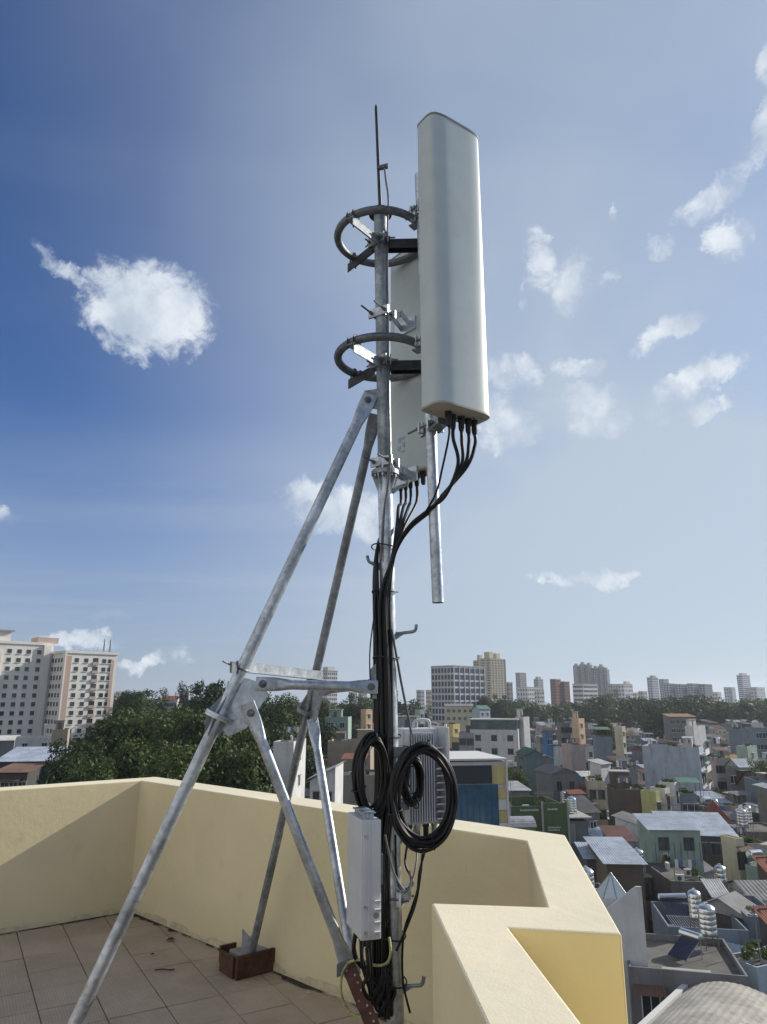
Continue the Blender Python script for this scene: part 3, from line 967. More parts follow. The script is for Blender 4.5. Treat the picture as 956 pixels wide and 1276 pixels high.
# ------------------------------------------------------------------ panel antennas
def panel(name, label, c, phi, W, Dp, z0, z1, mats, plugs, tilt=0.0):
    root = empty(name, (c[0], c[1], z0))
    tag(root, label, 'antenna', 'panel antennas on the mast')
    t = Vector((math.cos(phi), math.sin(phi), 0)); nr = Vector((math.sin(phi), -math.cos(phi), 0))
    cc = Vector((c[0], c[1], 0))

    def outline(k=1.0):
        pts = []
        for i in range(64):
            a = 2 * math.pi * i / 64
            ca, sa = math.cos(a), math.sin(a)
            ex = .46
            x = math.copysign(abs(ca) ** ex, ca) * W / 2
            y = math.copysign(abs(sa) ** (ex if sa > 0 else .35), sa) * (Dp * .62 if sa > 0 else Dp * .38)
            pts.append((x * k, y * (1 + (k - 1) * 2)))
        return pts

    def loft(levels):
        mb = MB(); vs = []; fs = []
        for z, k in levels:
            vs += [cc + t * x + nr * y + Vector((0, 0, z)) for x, y in outline(k)]
        for q in range(len(levels) - 1):
            fs += [(q * 64 + i, q * 64 + (i + 1) % 64, (q + 1) * 64 + (i + 1) % 64, (q + 1) * 64 + i) for i in range(64)]
        fs += [tuple(range(64))[::-1], tuple(range((len(levels) - 1) * 64, len(levels) * 64))]
        return mb.add(vs, fs)
    loft([(z0 + .012, 1.0), (z1 - .014, 1.0)]).build('radome', mats[0], root, smooth=35)
    bcap = loft([(z0, .985), (z0 + .0025, 1.012), (z0 + .012, 1.012)]).build('bottom_cap', mats[1], root, smooth=35)
    loft([(z1 - .014, 1.012), (z1 - .003, 1.012), (z1, .985)]).build('top_cap', mats[2], root, smooth=35)
    pl = []
    for u, v in plugs:
        p = cc + t * u + nr * v + Vector((0, 0, z0))
        MB().lathe(p + Vector((0, 0, -.075)), [(.006, 0), (.0115, .004), (.0145, .02), (.0145, .05), (.017, .052), (.017, .078)], 14).build('cable_plug', M['plug'], root, smooth=35)
        pl.append(p + Vector((0, 0, -.072)))
    rr = random.Random(2)
    sc = MB()
    for k in range(7):
        sc = MB()
        p = cc + t * rr.uniform(-W * .42, W * .42) + nr * rr.uniform(-Dp * .2, Dp * .35) + Vector((0, 0, z0))
        sc.cyl(p - Vector((0, 0, .004)), p + Vector((0, 0, .001)), .006, n=8).build('cap_screw', M['bolt'], bcap)
    return root, pl, t, nr, cc


PHI1 = R(34.5)
Y1 = 3.16
c1 = at(566.5, 518, Y1)
za0, za1 = c1.z, at(560, 167, Y1).z
ant1, plugs1, t1v, n1v, cc1 = panel('panel_antenna', 'tall pale grey panel antenna on the camera side of the mast, black cables below', (c1.x, c1.y), PHI1, .343, .155, za0, za1,
                                    (M['radome'], M['radome_cap'], M['cap_rim']), [(-.012, .0), (.036, .006), (.082, .004), (.122, .004), (-.055, .02)])
PHI2 = R(-48)
c2 = Vector((.165, 3.76, 0))
zb0, zb1 = at(520, 592, c2.y).z, at(505, 314, c2.y).z
# this one points away: its flat rear is towards the mast
ant2, plugs2, t2v, n2v, cc2 = panel('panel_antenna', 'shorter pale panel antenna partly hidden behind the mast, seen from its rear', (c2.x, c2.y), PHI2 + math.pi, .30, .12, zb0, zb1,
                                    (M['radome'], M['radome_cap'], M['cap_rim']), [(.10, .0), (.06, .0), (.02, .0), (-.03, .0), (-.08, 0)])

# mounting pipe of the front antenna
pt, pb = at(523, 218, 3.33), at(546, 751, 3.29)
pipe = empty('mounting_pipe', (pb.x, pb.y, pb.z))
tag(pipe, 'galvanised mounting pipe hanging below the front panel antenna', 'pipe')
pp = MB().cyl(pt, pb, .0275, n=22, caps=False)
pp.cyl(pt, pb, .0245, n=22, caps=False)
pp.build('tube', M['galv'], pipe, smooth=40)
pdn = (pb - pt).normalized()
MB().cyl(pt + pdn * .004, pt + pdn * .001, .026, n=22).build('end_plug', M['galv_dark'], pipe, smooth=40)
MB().cyl(pb - pdn * .02, pb - pdn * .015, .0265, n=22).build('end_plug', M['galv_dark'], pipe, smooth=40)


def clamp(parent, p, d, width=.10, reach=.12, name='clamp', hgt=.055):
    """two jaws round a pipe at p and threaded rods in direction d"""
    d = Vector(d).normalized(); s = Vector((-d.y, d.x, 0)).normalized()
    j = MB()
    for k in (-1, 1):
        j.box(p + d * (.036 * k), (.012, width, hgt), X=d, Y=s)
        j.box(p + d * (.024 * k) + s * .034, (.02, .012, hgt), X=d, Y=s)
        j.box(p + d * (.024 * k) - s * .034, (.02, .012, hgt), X=d, Y=s)
    jo = j.build(name, M['galv'], parent, bevel=.0015)
    rd = MB()
    for k in (-1, 1):
        rd.cyl(p - d * reach + s * (.042 * k), p + d * .075 + s * (.042 * k), .0052, n=7)
        rd.cyl(p - d * .045 + s * (.042 * k), p - d * .055 + s * (.042 * k), .0105, n=6)
        rd.cyl(p + d * .045 + s * (.042 * k), p + d * .055 + s * (.042 * k), .0105, n=6)
    rd.build('threaded_rod', M['galv_dark'], jo)
    return jo


for py in (262, 528):
    p = along(pt, pb, py)
    if py == 528: p = along(pt, pb, 533)
    clamp(ant1, p, n1v, reach=.10 if py == 262 else .13)
    back = cc1 - n1v * (.155 * .38); back.z = p.z
    m = MB()
    q = p + n1v * .05
    lnk = Vector((back.x, back.y, p.z + .03))
    for s in (-.03, .03):
        m.box(q.lerp(lnk, .5) + t1v * s, ((lnk - q).length + .05, .006, .05), X=(lnk - q), Y=t1v)
    m.box(lnk + n1v * -.006, (.01, .11, .11), X=n1v, Y=t1v)
    m.build('tilt_bracket', M['galv_dull'], ant1, bevel=.001)
for c in (hc1, hc2):
    q = along(pt, pb, project(c + Vector((.27, -.15, 0)))[1])
    q = pt + pdn * ((c.z - pt.z) / pdn.z)
    clamp(pipe, q, (c - q).xy.to_3d(), reach=.06, name='ring_clamp', width=.11)
    st = MB()
    dd = (c - q).xy.to_3d().normalized()
    ln = (c - q).xy.length
    st.box(q + dd * (ln - RING) * .5 + Vector((0, 0, -.03)), (abs(ln - RING) + .06, .05, .008), X=dd, Y=Vector((-dd.y, dd.x, 0)))
    st.build('ring_bracket', M['galv_dull'], pipe)
# rear antenna's clamps on the pole itself
for py in (392, 577):
    p = mast_px(py)
    dirn = (cc2 - Vector((p.x, p.y, 0))); dirn.z = 0; dirn.normalize()
    clamp(ant2, p, dirn, width=.13, reach=.14, hgt=.05)
    back = cc2 - n2v * (.12 * .38); back.z = p.z
    m = MB()
    q = p + dirn * .055
    lnk = Vector((back.x, back.y, p.z + (.05 if py == 392 else .0))) - t2v * .0
    sv = Vector((-dirn.y, dirn.x, 0))
    elbow = q.lerp(lnk, .5) + Vector((0, 0, .05 if py == 392 else 0.0))
    for s in (-.026, .026):
        m.box(q.lerp(elbow, .5) + sv * s, ((elbow - q).length + .02, .006, .04), X=(elbow - q), Y=sv)
        m.box(elbow.lerp(lnk, .5) + sv * s * 1.25, ((lnk - elbow).length + .02, .006, .04), X=(lnk - elbow), Y=sv)
    m.box(lnk + n2v * -.006, (.012, .17, .085), X=n2v, Y=t2v)
    m.build('tilt_bracket', M['galv'], ant2, bevel=.001)
# small faded blue sticker on the rear antenna
sp = at(500, 541, 3.6)
bk = cc2 - n2v * (.12 * .38 + .0015)
stk = MB()
for k, (u, v, w, h) in enumerate(((-.03, .035, .03, .014), (.0, .03, .02, .03), (-.035, -.005, .014, .03), (.004, -.02, .022, .024), (-.03, -.045, .028, .012))):
    stk.slab(Vector((bk.x, bk.y, sp.z)) + t2v * (u + .06) + Vector((0, 0, v)), (t2v, (0, 0, 1)), [(-w / 2, -h / 2), (w / 2, -h / 2), (w / 2, h / 2), (-w / 2, h / 2)], .001)
stk.build('sticker', principled('faded_blue_print', (.33, .46, .62), .6), ant2)

# ------------------------------------------------------------------ cables
bundle = empty('cable_bundle', tuple(mast_px(1000) + Vector((-.03, -.06, 0))))
tag(bundle, 'thick bundle of black feeder cables strapped down the mast', 'cable')
slots = [(-.058, -.014), (-.046, -.036), (-.026, -.050), (-.008, -.052), (.008, -.050), (-.016, -.066), (-.036, -.060), (-.056, -.034), (-.066, .006)]
rnd = random.Random(11)


def mast_run(sl, ys, wob=.004):
    out = []
    for y in ys:
        p = mast_px(y)
        sh = -.030 * min(1.0, max(0.0, (y - 990) / 70.0))
        out.append(p + Vector((sl[0] + sh + rnd.uniform(-wob, wob), sl[1] + rnd.uniform(-wob, wob), 0)))
    return out


order = [4, 3, 5, 2, 6]
for k, (p, pxs) in enumerate(zip(plugs1, ((583, 588), (576, 590), (583, 600), (572, 598), (560, 604)))):
    sl = slots[order[k]]
    q = project(p)
    off = k * .006
    w = [p, p + Vector((0, 0, -.05)), p.lerp(at(561 - k * 1.5, 606, 3.2), .5) + Vector((.03, 0, -.03)), at(556 - k * 1.2, 616, 3.22 + off), at(536, 634 + k * 1.0, 3.27 + off), at(510, 656 + k * 1.2, 3.34 + off * .6), at(492, 690, 3.40)]
    if k == 4:
        w = [p, p + Vector((0, 0, -.05)), at(552, 580, 3.17), at(543, 615, 3.22), at(525, 645, 3.30), at(506, 662, 3.36), at(490, 694, 3.41)]
    w += mast_run(sl, (745, 810, 880, 950, 1010, 1070, 1130, 1190, 1260))
    MB().tube(smoothpath(w, 8), .0088 if k < 4 else .0052, 9).build('cable', M['cable'], bundle, smooth=60)
order2 = [0, 1, 7, 8]
for k, p in enumerate(plugs2[:4]):
    sl = slots[(2, 3, 6, 5)[k]]
    xq = project(p)[0]
    w = [p, p + Vector((0, 0, -.07)), at(xq - 3, 632, 3.66), at(490 + (xq - 490) * .45, 658, 3.50), at(489 + k * .6, 694, 3.415)]
    w += mast_run((sl[0] + .004, sl[1] - .010), (745, 810, 880, 950, 1010, 1080, 1150))
    MB().tube(smoothpath(w, 8), .0084, 9).build('cable', M['cable'], bundle, smooth=60)
for k in range(4):
    sl = slots[order2[k]]
    s0 = mast_px(690) + Vector((-.03, .05, 0))
    w = [mast_px(640) + Vector((.02, .06, 0)), mast_px(668) + Vector((-.03 + .004 * k, .035, .0)), mast_px(684) + Vector((-.046, .01 - .008 * k, 0))]
    w += mast_run(sl, (720, 780, 850, 920, 980, 1040, 1110, 1180, 1250))
    MB().tube(smoothpath(w, 8), .0092, 9).build('cable', M['cable'], bundle, smooth=60)
for py in (682, 738, 820, 917, 1165, 1222):
    c = mast_px(py) + Vector((-.012, -.01, 0))
    MB().tube([c + Vector((.064 * math.cos(t), .066 * math.sin(t), .006 * math.sin(t * 2))) for t in np.linspace(0, 2 * math.pi, 24, endpoint=False)], .0035, 6, closed=True).build('cable_tie', M['plug'], bundle, smooth=60)

# slack thin wires
tag(MB().tube(smoothpath([mast_px(725) + Vector((-.055, -.02, 0)), at(467, 760, 3.44), at(461.5, 805, 3.43), at(461, 838, 3.44), at(463, 870, 3.46)], 8), .0035, 6).build('slack_wire', M['cable'], smooth=60),
    'thin black wire bowing out left of the cable bundle', 'wire')
tag(MB().tube([at(488, 783, 3.44), at(500, 850, 3.50), at(513, 915, 3.56)], .0062, 7).build('stay_rod', M['galv_dark'], smooth=60),
    'thin dark rod slanting from the mast down to the finned radio unit', 'rod')


def coil(label, c, rx, ry, turns, r, yaw, seed, spread=.035):
    rr = random.Random(seed)
    root = empty('cable_coil', tuple(c))
    tag(root, label, 'cable')
    e1 = Vector((math.cos(yaw), math.sin(yaw), 0)); e3 = Vector((-e1.y, e1.x, 0)); e2 = Vector((0, 0, 1))
    for k in range(turns):
        ph = rr.uniform(0, 6)
        kx, ky = rx * rr.uniform(.80, 1.05), ry * rr.uniform(.84, 1.04)
        off = e1 * rr.uniform(-.008, .008) + e2 * rr.uniform(-.018, .006) + e3 * (rr.uniform(-.5, .5) * spread)
        pts = []
        for t in np.linspace(0, 2 * math.pi, 44, endpoint=False):
            pts.append(c + off + e1 * (kx * math.cos(t) * (1 + .045 * math.sin(2 * t + ph))) + e2 * (ky * math.sin(t) * (1 + .045 * math.cos(3 * t + ph))) + e3 * (.012 * math.sin(2 * t + ph)))
        MB().tube(pts, r, 8, closed=True).build('turn', M['cable'], root, smooth=60)
    for t in (R(80), R(-75), R(200)):
        p = c + e1 * (rx * .95 * math.cos(t)) + e2 * (ry * .95 * math.sin(t))
        rd = (e1 * math.cos(t) + e2 * math.sin(t)).normalized()
        MB().tube([p + rd * (.034 * math.cos(u)) + e3 * (.034 * math.sin(u)) for u in np.linspace(0, 2 * math.pi, 14, endpoint=False)], .0028, 6, closed=True).build('cable_tie', M['plug'], root, smooth=60)
    return root


coil('large round coil of black cable in front of the finned radio unit', at(528, 990, 3.30), .142, .208, 13, .0080, R(8), 1, .06)
coil('narrow black cable coil seen edge-on beside the mast, above the pale box', at(463, 966, 3.40), .068, .168, 12, .0080, R(22), 2, .07)
coil('small black cable loop inside the big coil, against the radio unit', at(513, 972, 3.44), .052, .098, 9, .0078, R(30), 4, .05)

# ------------------------------------------------------------------ remote radio unit
ru_c = at(523, 966, 3.66)
ru = empty('radio_unit', (ru_c.x, ru_c.y, ru_c.z - .22))
tag(ru, 'pale finned radio unit clamped to the mast behind the big cable coil', 'radio unit')
ry = R(24)
ex, ey = Vector((math.cos(ry), math.sin(ry), 0)), Vector((-math.sin(ry), math.cos(ry), 0))
MB().box(ru_c + ey * .03, (.195, .10, .44), X=ex, Y=ey).build('case', M['alloy'], ru, bevel=.006)
for k in range(11):
    MB().box(ru_c - ey * .047 + ex * (-.090 + k * .0132), (.0045, .052, .405), X=ex, Y=ey).build('fin', M['alloy_fin'], ru)
MB().box(ru_c - ey * .02 + ex * .106, (.02, .16, .455), X=ex, Y=ey).build('side_cover', M['alloy'], ru, bevel=.005)
for k in range(11):
    MB().box(ru_c - ey * .052 + ex * .074 + Vector((0, 0, -.19 + k * .032)), (.042, .055, .007), X=ex, Y=ey, Z=(.25, 0, 1)).build('fin', M['alloy_fin'], ru)
hd = smoothpath([ru_c + ex * -.03 + Vector((0, 0, .22)), ru_c + ex * -.02 + Vector((0, 0, .255)), ru_c + ex * .05 + Vector((0, 0, .258)), ru_c + ex * .06 + Vector((0, 0, .22))], 5)
MB().tube(hd, .007, 8).build('handle', M['alloy'], ru, smooth=50)
for k in range(4):
    p = ru_c + ex * (-.06 + k * .045) + Vector((0, 0, -.22))
    MB().lathe(p + Vector((0, 0, -.06)), [(.009, 0), (.013, .005), (.013, .045), (.017, .048), (.017, .062)], 12).build('connector', M['bolt'] if k % 2 else M['plug'], ru, smooth=40)
rbm = MB()
pm = mast(ru_c.z)
for dz in (-.12, .12):
    rbm = MB()
    a, b = pm + Vector((0, .03, dz)), ru_c - ey * .03 + Vector((0, 0, dz)) - ex * .06
    rbm.box(a.lerp(b, .5), ((b - a).length + .05, .05, .045), X=(b - a), Y=(b - a).cross(Vector((0, 0, 1))))
    rbm.box(pm + Vector((0, 0, dz)), (.11, .10, .05))
    rbm.build('mount_bracket', M['galv_dark'], ru, bevel=.002)
# jumpers dropping from the unit to the pole
for k, (pts, rr_, mt) in enumerate((
        ([ru_c + ex * -.06 + Vector((0, 0, -.27)), at(505, 1075, 3.55), at(515, 1100, 3.5), at(500, 1108, 3.44), at(494, 1085, 3.43), at(493, 1040, 3.43)], .0055, 'cable'),
        ([ru_c + ex * -.015 + Vector((0, 0, -.27)), at(519, 1075, 3.52), at(513, 1098, 3.46), at(505, 1112, 3.43), at(497, 1100, 3.43), at(489, 1060, 3.43)], .0045, 'grey_wire'),
        ([ru_c + ex * .03 + Vector((0, 0, -.27)), at(527, 1062, 3.5), at(524, 1090, 3.45), at(518, 1125, 3.44), at(505, 1160, 3.44), at(494, 1185, 3.44)], .0055, 'cable'),
        ([ru_c + ex * .07 + Vector((0, 0, -.27)), at(531, 1058, 3.5), at(523, 1085, 3.46), at(520, 1110, 3.45), at(513, 1132, 3.45), at(503, 1165, 3.45), at(502, 1220, 3.46), at(511, 1262, 3.46)], .005, 'cable'),
        ([at(480, 1040, 3.40), at(490, 1085, 3.40), at(505, 1110, 3.40), at(512, 1100, 3.42), at(510, 1085, 3.44)], .0045, 'grey_wire'))):
    lab = ('thick black jumper hooking under the radio unit to the pole', 'grey wire looping below the radio unit', 'black jumper slanting from the big coil to the pole',
           'long black jumper hanging right of the pole to the floor', 'short pale wire loop in front of the pole clamp')[k]
    tag(MB().tube(smoothpath(pts, 8), rr_, 7).build('jumper_cable', M[mt], smooth=60), lab, 'cable')
cm = empty('pole_clamp', tuple(mast_px(1118)))
tag(cm, 'small bolted clamp on the lower pole where loose wires gather', 'clamp')
clamp(cm, mast_px(1118) + Vector((.01, 0, 0)), (1, -.3, 0), width=.11, reach=.03, name='jaws', hgt=.06)
MB().box(mast_px(1112) + Vector((.055, -.02, 0)), (.06, .05, .06), X=(1, .3, .4)).build('junction', M['galv'], cm, bevel=.004)

# ------------------------------------------------------------------ power box
bx = at(456, 1024, 3.22)
by = R(17)
ex, ey = Vector((math.cos(by), math.sin(by), 0)), Vector((-math.sin(by), math.cos(by), 0))
zt, zbm = at(460, 1022, 3.12).z, at(460, 1172, 3.12).z
pc = at(463, 1100, 3.12) + ey * .12
pc.z = (zt + zbm) / 2
hh = zt - zbm
pbx = empty('power_box', (pc.x, pc.y, zbm))
tag(pbx, 'narrow pale grey metal box hanging at the left of the mast base', 'box')
MB().box(pc, (.084, .235, hh), X=ex, Y=ey).build('case', M['alloy'], pbx, bevel=.004)
f0 = pc - ey * .1185
MB().box(f0 + ex * .0 + ey * -.002, (.072, .006, hh - .03), X=ex, Y=ey).build('front_cover', M['alloy'], pbx, bevel=.002)
MB().box(f0 - ex * .012 - ey * .007, (.005, .006, hh - .02), X=ex, Y=ey).build('seam_rib', M['alloy'], pbx)
for u, v in ((-.026, -.10), (-.026, -.19), (-.026, .16)):
    MB().cyl(f0 + ex * u - ey * .004 + Vector((0, 0, v)), f0 + ex * u - ey * .010 + Vector((0, 0, v)), .006, n=10).build('screw', M['bolt'], pbx, smooth=40)
for v in (-.08, -.11, -.155, -.19):
    MB().box(f0 + ex * .021 - ey * .012 + Vector((0, 0, v)), (.026, .02, .012), X=ex, Y=ey, Z=(0, -.6, 1)).build('vent_louvre', M['alloy'], pbx, bevel=.002)
MB().cyl(f0 + ex * .018 - ey * .003 + Vector((0, 0, -.132)), f0 + ex * .018 - ey * .009 + Vector((0, 0, -.132)), .011, n=14).build('lock', M['galv_dull'], pbx, smooth=40)
tp = MB().box(pc + Vector((0, 0, hh / 2 + .010)), (.03, .20, .02), X=ex, Y=ey)
tp.box(pc + Vector((0, 0, hh / 2 + .022)), (.06, .16, .006), X=ex, Y=ey)
tp.build('top_hanger', M['galv'], pbx, bevel=.002)
MB().box(pc + ex * .065 + ey * .06, (.06, .06, .12), X=ex, Y=ey).build('mount_bracket', M['galv_dark'], pbx, bevel=.003)
for k in range(4):
    p = pc - ey * (.09 - k * .055) + Vector((0, 0, -hh / 2))
    MB().lathe(p + Vector((0, 0, -.045)), [(.007, 0), (.012, .006), (.012, .03), (.015, .032), (.015, .046)], 12).build('cable_gland', M['plug'], pbx, smooth=40)
for k in range(5):
    p = pc - ey * (.10 - k * .045) + ex * (.012 if k % 2 else -.012) + Vector((0, 0, -hh / 2 - .03))
    e = at(462 + k * 5, 1238 + (k % 3) * 8, 3.30 + .03 * k)
    pts = smoothpath([p, p + Vector((rnd.uniform(-.01, .01), 0, -.09)), p.lerp(e, .6) + Vector((-.025 + .01 * k, 0, -.04)), e + Vector((0, 0, -.02)), e + Vector((.035, .03, .02)), at(484, 1200 + 8 * k, 3.43), at(484, 1270, 3.42)], 7)
    tag(MB().tube(pts, (.008, .0055, .007, .006, .009)[k], 8).build('supply_cable', M['cable'], smooth=60),
        'black supply cable looping under the pale box, ' + ('nearest the camera', 'second from the camera', 'middle of the five', 'second from the wall', 'nearest the wall')[k], 'cable', 'supply cables below the pale box')

# ------------------------------------------------------------------ copper earth bar and wires
e0, e1 = at(434, 1203, 3.36), at(470, 1292, 3.24)
bar = empty('earth_bar', tuple(e1))
tag(bar, 'reddish copper earthing bar with a row of bolts by the mast base', 'earth bar')
ed = (e1 - e0).normalized()
en = (toCam - ed * toCam.dot(ed)).normalized()
es = ed.cross(en)
MB().box(e0.lerp(e1, .5), ((e1 - e0).length, .006, .058), X=ed, Y=en, Z=es).build('copper_strip', M['copper'], bar, bevel=.001)
for k in range(9):
    p = e0.lerp(e1, .06 + k * .108)
    s = -.012 if k % 4 else .012
    MB().cyl(p + es * s, p + es * s + en * .008, .0048, n=6).build('bolt', M['galv_dull'], bar)
tag(MB().tube(smoothpath([at(485, 1168, 3.30), at(487, 1186, 3.27), at(482, 1200, 3.26), at(468, 1203, 3.27), at(448, 1196, 3.30), at(433, 1200, 3.33)], 8), .0058, 8).build('earth_wire', M['ground_wire'], smooth=60),
    'yellow-green earth wire looping from the pale box to the copper bar', 'wire')
tag(MB().tube(smoothpath([at(434, 1200, 3.34), at(427, 1212, 3.33), at(425, 1235, 3.33), at(432, 1256, 3.32), at(446, 1267, 3.30), at(456, 1266, 3.29)], 8), .0052, 8).build('earth_wire', M['ground_wire'], smooth=60),
    'dull green earth wire drooping left of the copper bar', 'wire')
tag(MB().box(at(428, 1206, 3.36), (.06, .012, .05), X=(1, 0, .4)).build('brace_clip', M['galv_dark'], bevel=.003), 'small steel clip at the foot of the near brace', 'clip')

# litter on the tiles
rnd = random.Random(21)
lm = principled('dry_leaf_brown', (.07, .04, .022), .8, var=.3, var_scale=20)
for k, (x, y, s, lab) in enumerate(((213, 1172, .05, 'curled dry brown leaf beside the long raking leg on the tiles'), (190, 1190, .022, 'tiny dark scrap on the tiles left of the dry leaf'),
                                    (205, 1210, .05, 'thin twig lying on the tiles in front of the dry leaf'), (384, 1238, .018, 'small white chip on the tiles near the wall foot'))):
    p = on(x, y, .004)
    m = MB()
    if k == 2:
        m.tube(smoothpath([p + Vector((-.06, 0, .004)), p + Vector((-.02, .012, .006)), p + Vector((.03, .004, .005)), p + Vector((.055, .016, .004))], 4), .004, 6)
    else:
        vs, fs = [], []
        for i in range(7):
            t = i / 6
            w = s * .45 * math.sin(math.pi * min(.97, t + .03)) + .001
            vs += [p + Vector((s * (t - .5) * 2 * .6, -w, .004 + .3 * w + .02 * s * i)), p + Vector((s * (t - .5) * 2 * .6, 0, .002 + .02 * s * i)), p + Vector((s * (t - .5) * 2 * .6, w, .004 + .5 * w))]
            if i:
                o = 3 * i
                fs += [(o - 3, o - 2, o + 1, o), (o - 2, o - 1, o + 2, o + 1)]
        m.add(vs, fs)
    o = m.build(('dry_leaf', 'scrap', 'twig', 'plaster_chip')[k], lm if k < 3 else M['frame_white'], smooth=60)
    tag(o, lab, ('leaf', 'scrap', 'twig', 'chip')[k])

# ------------------------------------------------------------------ town: building kit
K = 1.35            # metres per surveyed unit of depth
HULLS = []          # (distance, hull points in the picture) of everything built, used to leave out what nothing shows
FOOT = []           # footprints taken
LMV = []            # how far down each landmark shows: (depth, px0, px1, py)
LMARK = []          # (short phrase, px, py) of landmarks for wording
USED_LABELS = {}
COVER = np.zeros((1276, 956), dtype=bool)


def hull_mask(pts):
    P = sorted(set((round(a, 1), round(b, 1)) for a, b in pts))
    if len(P) < 3:
        return None
    def half(Q):
        h = []
        for p in Q:
            while len(h) > 1 and (h[-1][0] - h[-2][0]) * (p[1] - h[-2][1]) - (h[-1][1] - h[-2][1]) * (p[0] - h[-2][0]) <= 0:
                h.pop()
            h.append(p)
        return h
    lo, hi = half(P), half(P[::-1])
    H = lo[:-1] + hi[:-1]
    x0, x1 = max(0, int(min(p[0] for p in H))), min(956, int(max(p[0] for p in H)) + 1)
    y0, y1 = max(0, int(min(p[1] for p in H))), min(1276, int(max(p[1] for p in H)) + 1)
    if x1 <= x0 or y1 <= y0:
        return None
    X, Y = np.meshgrid(np.arange(x0, x1) + .5, np.arange(y0, y1) + .5)
    ok = np.ones(X.shape, bool)
    for i in range(len(H)):
        a, b = H[i], H[(i + 1) % len(H)]
        ok &= ((b[0] - a[0]) * (Y - a[1]) - (b[1] - a[1]) * (X - a[0])) >= 0
    return (y0, y1, x0, x1, ok)


def corners(x, y, rz, w, d, z0, z1):
    c, s = math.cos(rz), math.sin(rz)
    return [(x + a * w / 2 * c - b * d / 2 * s, y + a * w / 2 * s + b * d / 2 * c, z) for a in (-1, 1) for b in (-1, 1) for z in (z0, z1)]


WIN = {}


def win_mesh(w, h, frame='frame_white', bars=1):
    k = (w, h, frame, bars)
    if k not in WIN:
        f = MB()
        t, p = .07, .07
        f.span(-w / 2, w / 2, -p, 0, -h / 2, -h / 2 + t); f.span(-w / 2, w / 2, -p, 0, h / 2 - t, h / 2)
        f.span(-w / 2, -w / 2 + t, -p, 0, -h / 2 + t, h / 2 - t); f.span(w / 2 - t, w / 2, -p, 0, -h / 2 + t, h / 2 - t)
        for b in range(bars):
            xx = -w / 2 + w * (b + 1) / (bars + 1)
            f.span(xx - .03, xx + .03, -p * .8, 0, -h / 2 + t, h / 2 - t)
        g = MB().span(-w / 2 + t, w / 2 - t, -.02, -.004, -h / 2 + t, h / 2 - t)
        s = MB().span(-w / 2 - .12, w / 2 + .12, -.30, 0, h / 2 + .06, h / 2 + .15)
        WIN[k] = (f.mesh('window', M[frame]), g.mesh('pane', M['pane']), s.mesh('hood', M['concrete_town']))
    return WIN[k]


M['concrete_town'] = principled('town_concrete', (0.36, 0.35, 0.33), 0.95, dirt=0.6, dirt_scale=0.8, streak=True)
AW = []


def awning_mesh():
    if not AW:
        m = MB()
        corr(m, lambda u, v: (-1.0 + 2.0 * u, -.9 * v, .35 - .35 * v), 9, 1, .014)
        AW.append(m.mesh('awning', roofm('rusty')))
    return AW[0]


FACE = {'F': (0, -1), 'B': (0, 1), 'L': (-1, 0), 'R': (1, 0)}


def face_windows(root, w, d, h, faces, cols, floors, near, size=(1.2, 1.4), frame='frame_white', storey=3.35, top_off=2.0, hood=True, sill=None):
    fr_mb = MB()
    any_far = False
    for fc in faces:
        ax = FACE[fc]
        span = w if ax[0] == 0 else d
        off = d / 2 if ax[0] == 0 else w / 2
        nc = cols if ax[0] == 0 else max(1, int(span / 4.5))
        rot = math.atan2(ax[0], -ax[1])
        for r in range(floors):
            z = h - top_off - r * storey
            if z < 1.5:
                continue
            for c in range(nc):
                u = -span / 2 + span * (c + .5) / nc
                cs, sn = math.cos(rot), math.sin(rot)
                px_, py_ = u * cs + ax[0] * off, u * sn + ax[1] * off
                if near:
                    f, g, s = win_mesh(size[0], size[1], frame)
                    o = link('window', f, root, (px_ + ax[0] * .0, py_, z), (0, 0, rot))
                    link('pane', g, o)
                    if hood:
                        link('hood', s, o)
                    if CR.random() < .22:
                        link('air_conditioner', clutter_mesh('air_conditioner'), o, (CR.uniform(-.2, .2), -.2, -size[1] / 2 - .95))
                    elif CR.random() < .2:
                        link('awning', awning_mesh(), o, (0, 0, size[1] / 2 + .2))
                else:
                    any_far = True
                    a = Vector((cs, sn, 0)); nn = Vector((ax[0], ax[1], 0))
                    p = Vector((px_, py_, z))
                    fr_mb.box(p + nn * .02, (size[0], .04, size[1]), X=a, Y=nn, mi=1)
                    fr_mb.box(p + nn * .05 + Vector((0, 0, -size[1] / 2 - .05)), (size[0] + .2, .14, .10), X=a, Y=nn, mi=0)
                    fr_mb.box(p + nn * .03, (.07, .06, size[1]), X=a, Y=nn, mi=0)
                    if hood:
                        fr_mb.box(p + nn * .14 + Vector((0, 0, size[1] / 2 + .1)), (size[0] + .2, .28, .08), X=a, Y=nn, mi=0)
    if any_far:
        o = fr_mb.build('windows', [M[frame], M['pane']], root, local=True)
        o['kind'] = 'stuff'


def corr(mb, P, waves, nv=1, amp=.016, mi=0):
    nu = waves * 2
    vs, fs = [], []
    for j in range(nv + 1):
        for i in range(nu + 1):
            p = Vector(P(i / nu, j / nv))
            p.z += amp * (1 if i % 2 else -1)
            vs.append(p)
    for j in range(nv):
        for i in range(nu):
            o = j * (nu + 1) + i
            fs.append((o, o + 1, o + nu + 2, o + nu + 1))
    k = len(vs)
    vs2 = [p - Vector((0, 0, .02)) for p in vs]
    mb.add(vs, fs, mi)
    return mb


